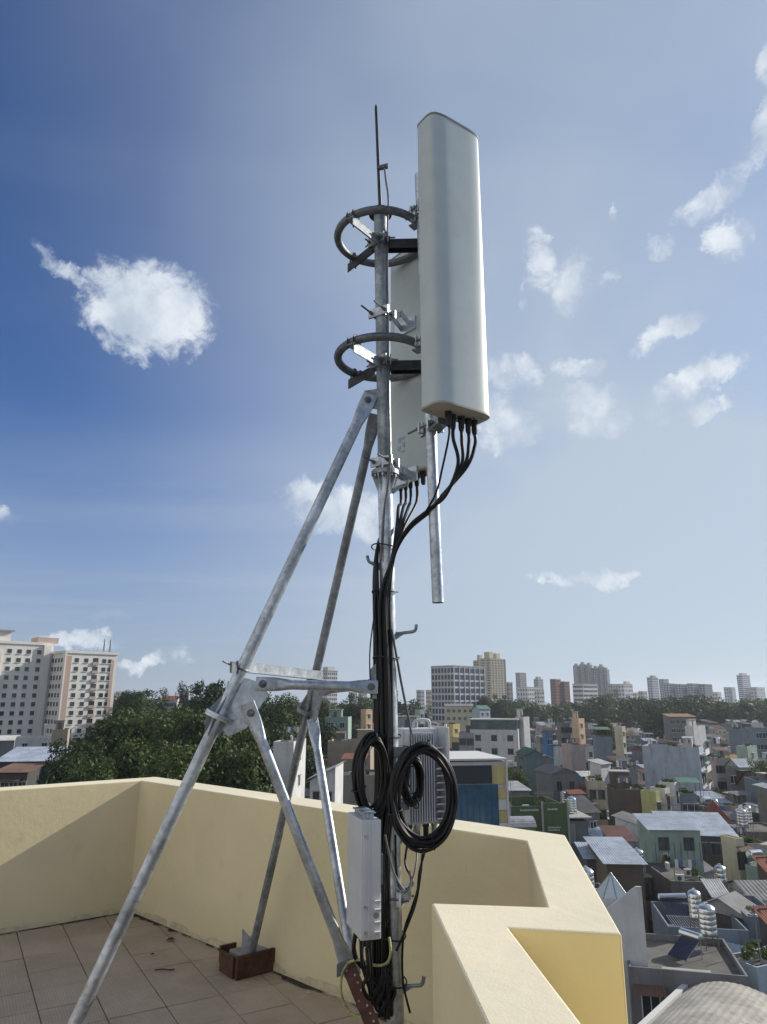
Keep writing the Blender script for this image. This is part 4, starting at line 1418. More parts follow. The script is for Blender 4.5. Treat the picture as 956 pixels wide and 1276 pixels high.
def roof_shed(root, x0, x1, y0, y1, zlo, zhi, mat, name='roof', axis='y', over=.4, waves=None, rise='far'):
    """single-slope corrugated sheet"""
    x0 -= over; x1 += over; y0 -= over; y1 += over
    wv = waves or max(8, int((x1 - x0) / .24))
    m = MB()
    if axis == 'y':
        corr(m, lambda u, v: (x0 + (x1 - x0) * u, y0 + (y1 - y0) * v, (zlo + (zhi - zlo) * v)), wv, 2)
    else:
        corr(m, lambda u, v: (x0 + (x1 - x0) * v, y0 + (y1 - y0) * u, (zlo + (zhi - zlo) * v)), max(8, int((y1 - y0) / .24)), 2)
    return m.build(name, mat, root, local=True)


def roof_gable(root, w, d, z, rise, mat, along_y=True, over=.35, name='roof'):
    m = MB()
    W, Dd = w / 2 + over, d / 2 + over
    if along_y:
        for s in (-1, 1):
            corr(m, lambda u, v: (s * W * (1 - v), -Dd + 2 * Dd * u, z + rise * v - (over * .0)), max(6, int(d / .3)), 1, .018)
        m.add([(-w / 2, -d / 2, z), (w / 2, -d / 2, z), (0, -d / 2, z + rise * .97)], [(0, 1, 2)], 1)
        m.add([(-w / 2, d / 2, z), (w / 2, d / 2, z), (0, d / 2, z + rise * .97)], [(0, 1, 2)], 1)
    else:
        for s in (-1, 1):
            corr(m, lambda u, v: (-W + 2 * W * u, s * Dd * (1 - v), z + rise * v), max(6, int(w / .3)), 1, .018)
        m.add([(-w / 2, -d / 2, z), (-w / 2, d / 2, z), (-w / 2, 0, z + rise * .97)], [(0, 1, 2)], 1)
        m.add([(w / 2, -d / 2, z), (w / 2, d / 2, z), (w / 2, 0, z + rise * .97)], [(0, 1, 2)], 1)
    return m


def roof_hip(root, w, d, z, rise, mat, ridge=0.0, over=.4, name='roof'):
    W, Dd = w / 2 + over, d / 2 + over
    rl = ridge / 2
    m = MB()
    b = [(-W, -Dd, z), (W, -Dd, z), (W, Dd, z), (-W, Dd, z)]
    if ridge > 0:
        t = [(-rl, 0, z + rise), (rl, 0, z + rise)]
        m.add(b + t, [(0, 1, 5, 4), (1, 2, 5), (2, 3, 4, 5), (3, 0, 4), (3, 2, 1, 0)])
    else:
        m.add(b + [(0, 0, z + rise)], [(0, 1, 4), (1, 2, 4), (2, 3, 4), (3, 0, 4), (3, 2, 1, 0)])
    return m.build(name, mat, root, local=True)


def roof_vault(root, w, d, z, rise, mat, name='roof', axis='y', wave=True, over=.3):
    n = 16
    m = MB()
    Rr = (rise ** 2 + (w / 2) ** 2) / (2 * rise)
    a0 = math.asin(min(1, (w / 2) / Rr))
    n = max(24, int(2 * Rr * a0 / .20)) if wave else 16
    n += n % 2
    nu = 3
    vs, fs = [], []
    for j in range(nu + 1):
        yy = -d / 2 - over + (d + 2 * over) * j / nu
        for i in range(n + 1):
            k = .014 * (1 if i % 2 else -1) if wave else 0
            a = -a0 + 2 * a0 * i / n
            vs.append(((Rr + k) * math.sin(a), yy, z + rise - Rr + (Rr + k) * math.cos(a)))
    for j in range(nu):
        for i in range(n):
            o = j * (n + 1) + i
            fs.append((o, o + 1, o + n + 2, o + n + 1))
    m.add(vs, fs)
    for yy in (-d / 2, d / 2):
        ring = [(Rr * .985 * math.sin(-a0 + 2 * a0 * i / n), yy, z + rise - Rr + Rr * .985 * math.cos(-a0 + 2 * a0 * i / n)) for i in range(n + 1)]
        m.add(ring, [tuple(range(n + 1))], 1)
    return m


CR = random.Random(99)
CL = {}


def clutter_mesh(kind):
    if kind in CL: return CL[kind]
    m = MB()
    mats = [M['tank_stand']]
    if kind == 'pipe_frame':
        for a in (-1, 1):
            for b in (-.7, .7):
                m.span(a - .03, a + .03, b - .03, b + .03, 0, 2.1)
        for b in (-.7, .7):
            m.span(-1, 1, b - .03, b + .03, 2.1, 2.16)
        for a in (-1, 0, 1):
            m.span(a - .02, a + .02, -.67, .67, 2.04, 2.08)
    elif kind == 'air_conditioner':
        mats = [M['frame_white'], M['frame_dark']]
        m.span(-.42, .42, -.16, .16, .12, .75)
        m.cyl((-.08, -.165, .43), (-.08, -.185, .43), .22, n=12, mi=1)
        m.span(-.36, -.28, -.14, .14, 0, .12); m.span(.28, .36, -.14, .14, 0, .12)
    elif kind == 'lean_to':
        mats = [wallm('bare concrete'), roofm('rusty')]
        m.span(-1.0, 1.0, -.9, .9, 0, 1.9)
        corr(m, lambda u, v: (-1.2 + 2.4 * u, -1.15 + 2.3 * v, 1.95 + .35 * v), 10, 1, .018, mi=1)
    elif kind == 'white_lean_to':
        mats = [wallm('white'), roofm('silver')]
        m.span(-.9, .9, -.8, .8, 0, 2.0)
        corr(m, lambda u, v: (-1.1 + 2.2 * u, -1.05 + 2.1 * v, 2.05 + .3 * v), 9, 1, .018, mi=1)
    elif kind == 'aerial':
        m.cyl((0, 0, 0), (0, 0, 3.6), .03, n=6)
        for k, l in enumerate((.5, .42, .36, .3)):
            m.cyl((-l, 0, 3.5 - k * .22), (l, 0, 3.5 - k * .22), .014, n=5)
    elif kind == 'planter':
        mats = [M['concrete_town'], M['leaf'][1]]
        m.span(-.45, .45, -.2, .2, 0, .35)
        rr = random.Random(4)
        for _ in range(60):
            c = Vector((rr.uniform(-.5, .5), rr.uniform(-.25, .25), rr.uniform(.35, 1.0)))
            a = Vector((rr.uniform(-1, 1), rr.uniform(-1, 1), rr.uniform(-.3, 1))).normalized() * .2
            b = a.cross(Vector((rr.uniform(-1, 1), rr.uniform(-1, 1), .3))).normalized() * .09
            m.add([c - a, c + b, c + a, c - b], [(0, 1, 2, 3)], 1)
    elif kind == 'crates':
        mats = [M['wood'], M['frame_dark']]
        m.span(-.5, .1, -.3, .3, 0, .5); m.span(.15, .6, -.25, .3, 0, .35, 1); m.box((-.2, 0, .68), (.5, .4, .33), X=(1, .3, 0), Y=(-.3, 1, 0), mi=1)
    elif kind == 'laundry':
        mats = [M['tank_stand'], M['frame_white'], wallm('bright blue'), wallm('pink')]
        for a in (-1.2, 1.2): m.span(a - .03, a + .03, -.03, .03, 0, 1.9)
        m.span(-1.17, 1.17, -.015, .015, 1.82, 1.85)
        for k in range(5): m.span(-1.05 + k * .44, -.72 + k * .44, -.012, .012, 1.05 + .1 * (k % 3), 1.815, 1 + k % 3)
    CL[kind] = m.mesh(kind, mats)
    return CL[kind]


def roof_clutter(root, w, d, zr, stair, canopy, n):
    for _ in range(n):
        kind = CR.choices(('pipe_frame', 'air_conditioner', 'lean_to', 'white_lean_to', 'aerial', 'planter', 'crates', 'laundry'), (2, 2.5, 1.2, .8, 2, 2, 1.5, 1.2))[0]
        if kind in ('lean_to', 'white_lean_to', 'pipe_frame') and (w < 3.4 or d < 4): kind = 'planter'
        mx = 1.25 if kind in ('lean_to', 'white_lean_to', 'pipe_frame', 'laundry') else .6
        if w / 2 - mx < .1 or d / 2 - mx < .1: continue
        x, y = CR.uniform(-w / 2 + mx, w / 2 - mx), CR.uniform(-d / 2 + mx, d / 2 - mx)
        if stair:
            sx, sy = stair if isinstance(stair, tuple) else (-w * .15, d * .2)
            if abs(x - sx) < w * .28 + mx and abs(y - sy) < min(d * .35, 4) / 2 + mx: continue
        if canopy and kind in ('lean_to', 'white_lean_to', 'pipe_frame', 'aerial'): continue
        link(kind, clutter_mesh(kind), root, (x, y, zr), (0, 0, CR.choice((0, 0, R(90))) + CR.gauss(0, .05)))


def uniq(label):
    """keep labels apart"""
    if label not in USED_LABELS:
        USED_LABELS[label] = 1
        return label
    USED_LABELS[label] += 1
    k = USED_LABELS[label]
    words = ['', '', 'second', 'third', 'fourth', 'fifth', 'sixth', 'seventh', 'eighth', 'ninth', 'tenth']
    return uniq((words[k] if k < len(words) else 'further') + ' ' + label)


def house(name, label, x, y, rz, w, d, ztop, wall, roof='flat', roofc='grey', faces='F', cols=2, floors=3, near=True, short=None, wsize=(1.2, 1.4), parapet=.7,
          balcony=False, cat='house', group=None, stair=False, canopy=None, frame='frame_white', rise=1.5, hood=True, base=None, register=True, windows=True, top_off=None, shedaxis='y', ridge=0.0, clutter=6, side=None):
    root = empty(name, (x, y, GZ), rz)
    tag(root, label, cat, group)
    h = ztop - GZ
    wm = wallm(wall) if isinstance(wall, str) else wall
    b0 = 0 if base is None else base - GZ
    wms = [wm, wallm(side)] if side else wm

    def two(mb):                                               # painted front, bare sides
        mb.m = [0 if (k % 6) == 2 or not side else 1 for k in range(len(mb.f))]
        return mb
    if register:
        FOOT.append((x, y, rz, w, d))
        HULLS.append((math.hypot(x, y), corners(x, y, rz, w, d, GZ, ztop)))
        if short:
            q = project((x, y, ztop - 1.5))
            LMARK.append((short, q[0], q[1]))
    if roof == 'flat':
        hb = h - parapet
        two(MB().span(-w / 2, w / 2, -d / 2, d / 2, b0, hb)).build('wall', wms, root, local=True)
        t = .14
        pr = MB().span(-w / 2, w / 2, -d / 2, -d / 2 + t, hb, h).span(-w / 2, w / 2, d / 2 - t, d / 2, hb, h)
        pr.span(-w / 2, -w / 2 + t, -d / 2 + t, d / 2 - t, hb, h).span(w / 2 - t, w / 2, -d / 2 + t, d / 2 - t, hb, h)
        two(pr).build('parapet', wms, root, local=True)
        MB().span(-w / 2 + t, w / 2 - t, -d / 2 + t, d / 2 - t, hb, hb + .05).build('roof', M['flat_roof'], root, local=True)
        zr = hb + .05
    else:
        two(MB().span(-w / 2, w / 2, -d / 2, d / 2, b0, h)).build('wall', wms, root, local=True)
        zr = h
        rm = roofm(roofc)
        if roof == 'shed':
            roof_shed(root, -w / 2, w / 2, -d / 2, d / 2, h + .1, h + .1 + rise, rm, axis=shedaxis)
            if shedaxis == 'y':
                MB().add([(-w / 2, -d / 2, h), (-w / 2, d / 2, h), (-w / 2, d / 2, h + rise), (w / 2, -d / 2, h), (w / 2, d / 2, h), (w / 2, d / 2, h + rise)], [(0, 1, 2), (3, 4, 5), (1, 4, 5, 2)]).build('gable_end', wm, root, local=True)
            else:
                MB().add([(-w / 2, -d / 2, h), (w / 2, -d / 2, h), (w / 2, -d / 2, h + rise), (-w / 2, d / 2, h), (w / 2, d / 2, h), (w / 2, d / 2, h + rise)], [(0, 1, 2), (3, 4, 5), (1, 4, 5, 2)]).build('gable_end', wm, root, local=True)
        elif roof in ('gable', 'gablex'):
            roof_gable(root, w, d, h + .05, rise, rm, roof == 'gable').build('roof', [rm, wm], root, local=True)
        elif roof == 'hip':
            roof_hip(root, w, d, h + .02, rise, rm, ridge)
        elif roof == 'vault':
            roof_vault(root, w, d, h + .02, rise, rm).build('roof', [rm, wm], root, local=True)
    if windows and faces:
        face_windows(root, w, d, h if roof != 'flat' else h - parapet * .5, faces, cols, floors, near, wsize, frame, hood=hood, top_off=top_off or 2.0)
    if balcony:
        for r in range(min(floors, 4)):
            z = h - parapet - 3.35 * (r + 1)
            if z < 2: break
            s = MB().span(-w / 2 + .1, w / 2 - .1, -d / 2 - 1.0, -d / 2, z, z + .14).build('balcony', M['frame_white'] if balcony == 'white' else M['concrete_town'], root, local=True)
            rl = MB().span(-w / 2 + .1, w / 2 - .1, -d / 2 - 1.0, -d / 2 - .94, z + .92, z + .98)
            for k in range(int(w / .5)):
                xx = -w / 2 + .2 + k * .5
                rl.span(xx, xx + .04, -d / 2 - .99, -d / 2 - .95, z + .14, z + .92)
            if balcony == 'white':
                rl.span(-w / 2 + .1, w / 2 - .1, -d / 2 - 1.0, -d / 2 - .93, z + .14, z + .6)
            rl.build('railing', M['frame_white'] if balcony == 'white' else M['frame_dark'], s, local=True)
    if stair:
        sx, sy = stair if isinstance(stair, tuple) else (-w * .15, d * .2)
        sw, sdp = w * .55, min(d * .35, 4.0)
        st = MB().span(sx - sw / 2, sx + sw / 2, sy - sdp / 2, sy + sdp / 2, zr, zr + 2.6).build('stair_room', wm, root, local=True)
        MB().span(sx - sw / 2 - .25, sx + sw / 2 + .25, sy - sdp / 2 - .25, sy + sdp / 2 + .25, zr + 2.6, zr + 2.75).build('stair_roof', M['concrete_town'], st, local=True)
        MB().span(sx - .45, sx + .45, sy - sdp / 2 - .04, sy - sdp / 2, zr + .05, zr + 2.1).build('door', M['frame_dark'], st, local=True)
    if canopy:
        cx0, cx1, cy0, cy1, cc = canopy
        hgt = 2.5
        cn = roof_shed(root, cx0, cx1, cy0, cy1, zr + hgt, zr + hgt + .5, roofm(cc), 'canopy', over=.2)
        for px_, py_ in ((cx0, cy0), (cx1, cy0), (cx0, cy1), (cx1, cy1)):
            MB().span(px_ - .05, px_ + .05, py_ - .05, py_ + .05, zr, zr + hgt + (.0 if py_ == cy0 else .45)).build('post', M['tank_stand'], cn, local=True)
    root['zr'] = zr + GZ
    if clutter and roof == 'flat':
        roof_clutter(root, w, d, zr, stair, canopy, clutter)
    return root


def px_x(px, Y, py=950):
    return at(px, py, Y).x


def px_w(wp, X, Y, rz):
    return wp * Y * 1.03 / FPX / max(.3, math.cos(R(rz)) - X / Y * math.sin(R(rz)))


def lm(name, label, short, cx, wp, ytop, Y, rz=0.0, d=10, vis=None, tot=True, **kw):
    Y *= K
    p = at(cx, ytop, Y)
    w = px_w(wp, p.x, Y, rz)
    if tot and Y > 80:
        wp *= .86
    if tot:                                                    # wp covers the front and the side that shows
        ks = abs(math.sin(R(rz)) + p.x / Y * math.cos(R(rz)))
        side = d * ks * FPX / Y
        if side > .42 * wp:
            d = max(2.6, .42 * wp * Y / FPX / ks)
            side = d * ks * FPX / Y
        w = px_w(max(wp - side, wp * .5), p.x, Y, rz)
    LMV.append((Y, cx - wp * .55, cx + wp * .55, ytop + (vis or max(4, 1150 / Y))))
    return house(name, uniq(label), p.x, Y, R(rz), w, d, p.z, short=short, near=Y < 125, **kw)


TANKS = []


def water_tank(x, y, z, label, r=.55, hgt=1.5, stand=1.0, lying=False, group='steel water tanks on the roofs'):
    root = empty('water_tank', (x, y, z))
    tag(root, uniq(label), 'water tank', group)
    if lying:
        m = MB()
        prof = [(r * .3, -hgt / 2 - .12), (r * .8, -hgt / 2 - .06), (r, -hgt / 2 + .06), (r, hgt / 2 - .06), (r * .8, hgt / 2 + .06), (r * .3, hgt / 2 + .12)]
        m.lathe((0, 0, stand + r), prof, 18, axis=(1, .35, 0))
    else:
        m = MB()
        prof = [(r * .9, stand)]
        for k in range(5):
            z0 = stand + hgt * k / 5
            prof += [(r, z0 + .04), (r, z0 + hgt / 5 - .06), (r * .965, z0 + hgt / 5 - .02)]
        prof += [(r * .97, stand + hgt), (r * .72, stand + hgt + .16), (r * .3, stand + hgt + .24), (r * .24, stand + hgt + .25), (r * .24, stand + hgt + .34), (r * .05, stand + hgt + .36)]
        m.lathe((0, 0, 0), prof, 18)
    m.build('barrel', M['steel_tank'], root, smooth=35, local=True)
    s = MB()
    for a in (-1, 1):
        for b in (-1, 1):
            s.cyl((a * r * .75, b * r * .75, 0), (a * r * .7, b * r * .7, stand + (.1 if lying else 0)), .04, n=6)
    for b in (-1, 1):
        s.span(-r * .8, r * .8, b * r * .7 - .03, b * r * .7 + .03, stand - .06, stand)
        s.span(b * r * .7 - .03, b * r * .7 + .03, -r * .8, r * .8, stand - .12, stand - .06)
    s.build('stand', M['tank_stand'], root, local=True)
    return root


def solar_heater(x, y, z, rz, label, ln=1.9):
    root = empty('solar_heater', (x, y, z), rz)
    tag(root, uniq(label), 'water heater', 'solar water heaters on the roofs')
    MB().lathe((0, .8, 1.35), [(.12, -ln / 2 - .06), (.27, -ln / 2), (.27, ln / 2), (.12, ln / 2 + .06)], 16, axis=(1, 0, 0)).build('drum', M['steel_tank'], root, local=True, smooth=35)
    for k in range(12):
        xx = -ln / 2 + .12 + (ln - .24) * k / 11
        MB().cyl((xx, .7, 1.15), (xx, -.9, .2), .045, n=6).build('glass_tube', M['solar_blue'], root, local=True, smooth=50)
    f = MB()
    for s in (-1, 1):
        f.cyl((s * ln / 2 * .9, .8, 0), (s * ln / 2 * .9, .8, 1.15), .03, n=6)
        f.cyl((s * ln / 2 * .9, -.95, .12), (s * ln / 2 * .9, .75, 1.15), .03, n=6)
    f.build('stand_frame', M['bolt'], root, local=True)
    return root


# ------------------------------------------------------------------ near houses on the right
# white house right below the parapet with a swept front wall and a glass pyramid
hY = 40.0 * K
h_l, h_r = at(735, 1140, hY), at(801, 1140, hY)
hw = h_r.x - h_l.x
hz = at(770, 1140, hY).z
hx = (h_l.x + h_r.x) / 2
wh = house('house', 'white house below the parapet corner with swept wall and glass pyramid skylight', hx, hY + 3.5, R(0), hw, 7.0, hz, 'white', faces='', short='white pyramid-skylight house', parapet=.3, clutter=0)
hl = hz - GZ
swp = []
for k in range(11):
    t = k / 10
    swp.append((-hw / 2 + hw * t, hl - .2 + min(2.0, 2.3 * t ** 1.15)))
MB().slab((0, -3.62, 0), ((1, 0, 0), (0, 0, 1)), [(hw / 2, 0), (-hw / 2, 0)][::-1] + swp[::-1], .22).build('swept_front_wall', wallm('white'), wh, local=True)
px0 = at(764, 1110, hY + 3).x - hx
sb_ = .95
zs = at(764, 1121, hY + 2).z - GZ
MB().span(px0 - sb_, px0 + sb_, -1.2, .7, hl - .3, zs).build('skylight_base', wallm('white'), wh, local=True)
apx = Vector((px0, -.25, zs + 1.5))
sk = MB().add([(px0 - sb_, -1.2, zs + .002), (px0 + sb_, -1.2, zs + .002), (px0 + sb_, .7, zs + .002), (px0 - sb_, .7, zs + .002), tuple(apx)], [(0, 1, 4), (1, 2, 4), (2, 3, 4), (3, 0, 4)])
sko = sk.build('skylight', principled('milky_skylight_glass', (.55, .62, .62), .25, spec=.6), wh, local=True)
fb_ = MB()
for p in ((-sb_, -1.2), (sb_, -1.2), (sb_, .7), (-sb_, .7), (0, -1.2)):
    fb_.cyl((px0 + p[0], p[1], zs), apx, .035, n=6)
fb_.build('skylight_bars', M['galv_dull'], sko, local=True)
p = at(738, 1120, 46.0 * K)
house('house', 'grey flat-roofed house tucked behind the outer parapet edge', p.x - .6, 48.0 * K, R(-4), 5.0, 5.0, p.z, 'grey', faces='', short=None, parapet=.3)
water_tank(p.x, 47.0 * K, p.z - .25, 'ribbed steel water tank peeking over the outer parapet edge', r=.62, hgt=1.6, stand=.4)

# flat-roofed house with heater and twin tanks
L4 = lm('house', 'grey house with flat cement roof carrying a solar heater and two tanks', 'heater-roof house', 846, 118, 1186, 41.0, tot=False, rz=-14, d=7.5, wall='grey', clutter=0, roof='flat', faces='F', cols=3, floors=2, parapet=.45, frame='frame_white')
zr = L4['zr']
p = at(850, 1196, 41.5 * K); solar_heater(p.x, 41.0 * K, zr, R(-60), 'silver solar water heater on the flat roof beside two steel tanks', 1.6)
p = at(886, 1190, 42.5 * K); water_tank(p.x, 42.5 * K, zr, 'larger steel tank of the close pair beside the solar heater', r=.62, hgt=1.7, stand=.95)
p = at(870, 1165, 45.0 * K); water_tank(p.x, 45.0 * K, zr + .2, 'slim steel tank behind the larger tank of the close pair', r=.5, hgt=1.7, stand=.9)
MB().box((0, -3.1, L4['zr'] - GZ + .1), (3.0, .5, .35)).build('roof_kerb', M['concrete_town'], L4, local=True)
# vaulted corrugated roof in the corner
L5 = lm('house', 'low building under a wide pale corrugated vault roof', 'vault-roofed shed', 893, 118, 1282, 34.0, tot=False, rz=-40, d=9.0, wall='grey', roof='vault', roofc='dirty white', rise=.95, faces='', floors=1)
w5 = px_w(118, at(893, 1282, 34 * K).x, 34 * K, -40)
gm_ = MB().span(-w5 / 2 - .35, -w5 / 2 + .02, -4.9, 4.9, 0, .3)
for v in gm_.v: v.z += at(893, 1282, 34 * K).z - GZ - .1
gm_.build('gutter', M['frame_white'], L5, local=True)
# blue-white wall house at the right edge
lm('house', 'pale blue house with blank wall at the right edge', 'pale blue edge house', 950, 82, 1192, 42.0, rz=24, d=9, wall='pale blue', roof='flat', faces='', parapet=.3)
# grey-framed terrace with solar arrays
L3 = lm('house', 'house with grey-blue open terrace frame and solar tubes on top', 'terrace-frame house', 868, 82, 1140, 50.0, tot=False, rz=-10, d=7.5, wall='blue grey', roof='flat', faces='', parapet=1.3, clutter=0)
zr = L3['zr']
fm = MB()
x0 = L3.location.x
wL = px_w(82, at(868, 950, 50 * K).x, 50 * K, -10)
for k in range(4):
    u = -wL / 2 + .12 + (wL - .24) * k / 3
    fm.span(u - .12, u + .12, -3.75 - .35, -3.752, zr - GZ - 4.6, zr - GZ - .3)
fm.build('column', wallm('blue grey'), L3, local=True)
MB().span(-wL / 2 + .3, wL / 2 - .3, -3.80, -3.752, zr - GZ - 4.4, zr - GZ - .9).build('shade_panel', M['pane'], L3, local=True)  # dark sheet on the wall, paints the shade inside the open terrace
for k in range(2):
    z = zr - GZ - 2.4
    MB().span(-wL / 2 + .3, wL / 2 - .3, -3.9, -3.86, z - 1.2 + k * .25, z - 1.1 + k * .25).build('railing', M['frame_dark'], L3, local=True)
gr = MB()
for k in range(16):
    gr.span(-wL / 2 + .7 + k * .2, -wL / 2 + .74 + k * .2, -2.6, .8, zr - GZ + .9, zr - GZ + .94)
gr.span(-wL / 2 + .7, -wL / 2 + 3.8, -2.6, -2.5, zr - GZ + .85, zr - GZ + .9); gr.span(-wL / 2 + .7, -wL / 2 + 3.8, .7, .8, zr - GZ + .85, zr - GZ + .9)
gr.build('roof_grille', M['galv_dull'], L3, local=True)
p = at(842, 1112, 52.5 * K); solar_heater(p.x, 52.5 * K, zr + .3, R(6), 'green-grey solar heater drum along the back of the terrace frame', 2.6)
p = at(898, 1092, 57.0 * K)
water_tank(p.x, 57.0 * K, p.z - 1.9, 'tall ribbed steel tank standing before the white narrow-windowed house', r=.55, hgt=2.2, stand=.5)
lm('house', 'dark shed roofed with a bright polished metal sheet', 'bright-sheet shed', 893, 22, 1114, 54.0, rz=-8, d=3, wall='dark grey', roof='shed', roofc='silver', rise=.8, faces='')
lm('house', 'house with pale terrace parapet right of the terrace frame', 'pale terrace house', 936, 62, 1128, 51.0, rz=-10, d=8, wall='blue grey', roof='flat', faces='F', cols=2, floors=2, parapet=1.0)
lm('house', 'small house under a red tiled roof at the right edge', 'red-tiled edge roof', 962, 30, 1092, 60.0, rz=8, d=3.6, wall='brown', roof='shed', roofc='red tile', rise=1.6, faces='')
lm('house', 'small red-tiled roof low at the right edge', 'low red-tiled roof', 968, 26, 1164, 46.0, rz=8, d=3.0, wall='dark grey', roof='shed', roofc='red tile', rise=1.5, faces='')
lm('house', 'white house with narrow tall windows between dark walls', 'white narrow-windowed house', 912, 20, 1042, 66.0, rz=14, d=9, wall='cream', roof='flat', faces='FR', cols=2, floors=3, wsize=(.8, 1.9), frame='frame_dark', hood=False)
# stained concrete block with the green house above it
lm('house', 'stained bare concrete block with sheer dark walls', 'stained concrete block', 842, 82, 1086, 60.0, rz=-3, d=10, wall='bare concrete', roof='flat', faces='', parapet=.3)
G1 = lm('house', 'green-grey house with two windows under a pale blue metal roof', 'green-grey metal-roofed house', 832, 54, 1030, 66.0, tot=False, rz=-3, d=5, wall='mint green', roof='shed', roofc='pale blue', rise=.9, faces='F', cols=2, floors=1, frame='frame_dark', hood=False, top_off=1.4)
rl = MB()
w_ = px_w(54, at(832, 950, 66 * K).x, 66 * K, -3)
for k in range(9):
    u = -w_ / 2 + w_ * k / 8
    rl.span(u - .03, u + .03, -3.9, -3.84, at(832, 1086, 60 * K).z - GZ, at(832, 1060, 60 * K).z - GZ)
for z in (1072, 1062):
    zz = at(832, z, 60).z - GZ
    rl.span(-w_ / 2, w_ / 2, -3.91, -3.83, zz - .03, zz + .03)
rl.build('railing', M['frame_dark'], G1, local=True)
lm('house', 'brown brick house with a pale blue sheet roof left of the stained block', 'brown brick blue-roofed house', 765, 60, 1066, 58.0, rz=-3, d=8, wall='brown', roof='shed', roofc='pale blue', rise=.9, faces='', windows=False)
lm('house', 'small shed with pale blue roof next to the parapet edge', 'small blue-roofed shed', 733, 24, 1066, 60.0, rz=-3, d=8, wall='dark grey', roof='shed', roofc='pale blue', rise=.8, faces='')
lm('house', 'long house under a wide light blue metal roof', 'long light-blue roof house', 864, 102, 1034, 76.0, rz=-11, d=9, wall='dark grey', roof='shed', roofc='pale blue', rise=1.5, faces='F', cols=5, floors=1, top_off=1.5, frame='frame_dark')
lm('house', 'low house with a dark red metal roof', 'dark red-roofed house', 770, 40, 1044, 72.0, rz=-4, d=5, wall='blue grey', roof='shed', roofc='dark red', rise=.9, faces='F', cols=2, floors=1)
lm('house', 'house with a steep red pyramid tiled roof', 'red pyramid roof', 891, 36, 1023, 86.0, rz=8, d=6, wall='beige', roof='hip', roofc='red tile', rise=3.0, faces='')
TP = lm('house', 'concrete platform house carrying twin steel tanks', 'twin-tank platform', 938, 50, 1030, 80.0, tot=False, rz=-4, d=8, wall='bare concrete', roof='flat', faces='F', cols=2, floors=2, parapet=.3, clutter=0)
p = at(924, 1020, 80 * K); water_tank(p.x, 80 * K, TP['zr'], 'wider steel tank of the twin tanks on the concrete platform', r=.75, hgt=1.9, stand=.5)
p = at(934, 1020, 81 * K); water_tank(p.x, 81.2 * K, TP['zr'], 'slimmer steel tank of the twin tanks on the concrete platform', r=.5, hgt=2.1, stand=.5)
p = at(940, 1060, 64 * K); water_tank(p.x, 64 * K, p.z - 1.2, 'lying steel tank above the red tiled edge roof', r=.5, hgt=1.7, stand=.3, lying=True)

# middle distance landmarks
L12 = lm('house', 'big blue-grey house with blank side wall and white balconies on its front', 'big blue-grey house', 838, 64, 929, 118.0, tot=False, rz=-30, d=7.0, vis=66, wall='light blue grey', roof='flat', faces='', parapet=.5)
# its lit front is the right-hand gable
w12 = px_w(64, at(838, 929, 118 * K).x, 118 * K, -30)
h12 = at(838, 929, 118 * K).z - GZ
for r in range(5):
    z = h12 - 1.6 - r * 3.3
    b = MB().span(w12 / 2, w12 / 2 + 1.2, -3.4, 3.4, z, z + .2).build('balcony', M['frame_white'], L12, local=True)
    MB().span(w12 / 2 + 1.12, w12 / 2 + 1.2, -3.4, 3.4, z + .2, z + 1.1).build('balcony_front', M['frame_white'], b, local=True)
    for s in (-1.7, 1.7):
        f, g, hd_ = win_mesh(2.2, 2.1, 'frame_dark')
        o = link('window', f, L12, (w12 / 2, s, z - 1.5), (0, 0, R(90)))
        link('pane', g, o)
lm('house', 'reddish brick house with balconies right of the big blue-grey house', 'reddish balcony house', 893, 20, 944, 125.0, rz=-6, d=10, vis=40, wall='pink', roof='flat', faces='F', cols=2, floors=5, balcony=True, frame='frame_dark', canopy=(-1.2, 1.2, -4.5, -1, 'rusty'))
lm('house', 'narrow grey house wedged right of the reddish balcony house', 'narrow grey wedge house', 910, 14, 956, 118.0, rz=-6, d=11, wall='grey', roof='flat', faces='F', cols=1, floors=4)
lm('house', 'tall thin house with a rusty orange roof slope', 'rusty orange slope house', 925, 12, 960, 108.0, rz=12, d=18, wall='brown', roof='shed', roofc='rusty', rise=-3.0, faces='')
lm('house', 'pale green narrow house with a cream flat top', 'pale green narrow house', 930, 26, 929, 135.0, rz=44, d=6, wall='mint green', roof='flat', faces='FR', cols=1, floors=4)
lm('house', 'grey concrete house with flat roof under the pale green narrow house', 'grey concrete terrace house', 945, 40, 970, 104.0, rz=-8, d=9, wall='blue grey', roof='flat', faces='', parapet=1.2)
lm('house', 'dark brown blank side wall of a long house', 'dark brown long house', 780, 52, 980, 94.0, rz=-10, d=8, wall='brown', roof='flat', faces='', parapet=.4, stair=True)
lm('house', 'thin yellow-green house front with one window per floor', 'yellow-green thin house', 810, 11, 985, 90.0, rz=42, d=7, wall='olive', roof='flat', faces='F', cols=1, floors=3, frame='frame_dark')
lm('house', 'thin white house front with tall windows beside the yellow-green one', 'thin white front', 822, 13, 981, 92.0, rz=42, d=8, wall='white', roof='flat', faces='F', cols=1, floors=3, wsize=(1.0, 2.0), frame='frame_dark')
lm('house', 'white stair-tower house with side windows right of the thin fronts', 'white stair-tower house', 833, 11, 974, 94.0, rz=46, d=7, wall='white', roof='flat', faces='FR', cols=1, floors=4, wsize=(.7, 1.6), frame='frame_dark')
lm('house', 'grey house with blue awning and a teal flat roof', 'blue awning house', 853, 30, 986, 96.0, rz=-8, d=8, wall='blue grey', roof='flat', faces='F', cols=2, floors=3, canopy=(-1.6, 1.6, -3.8, -1, 'teal'))
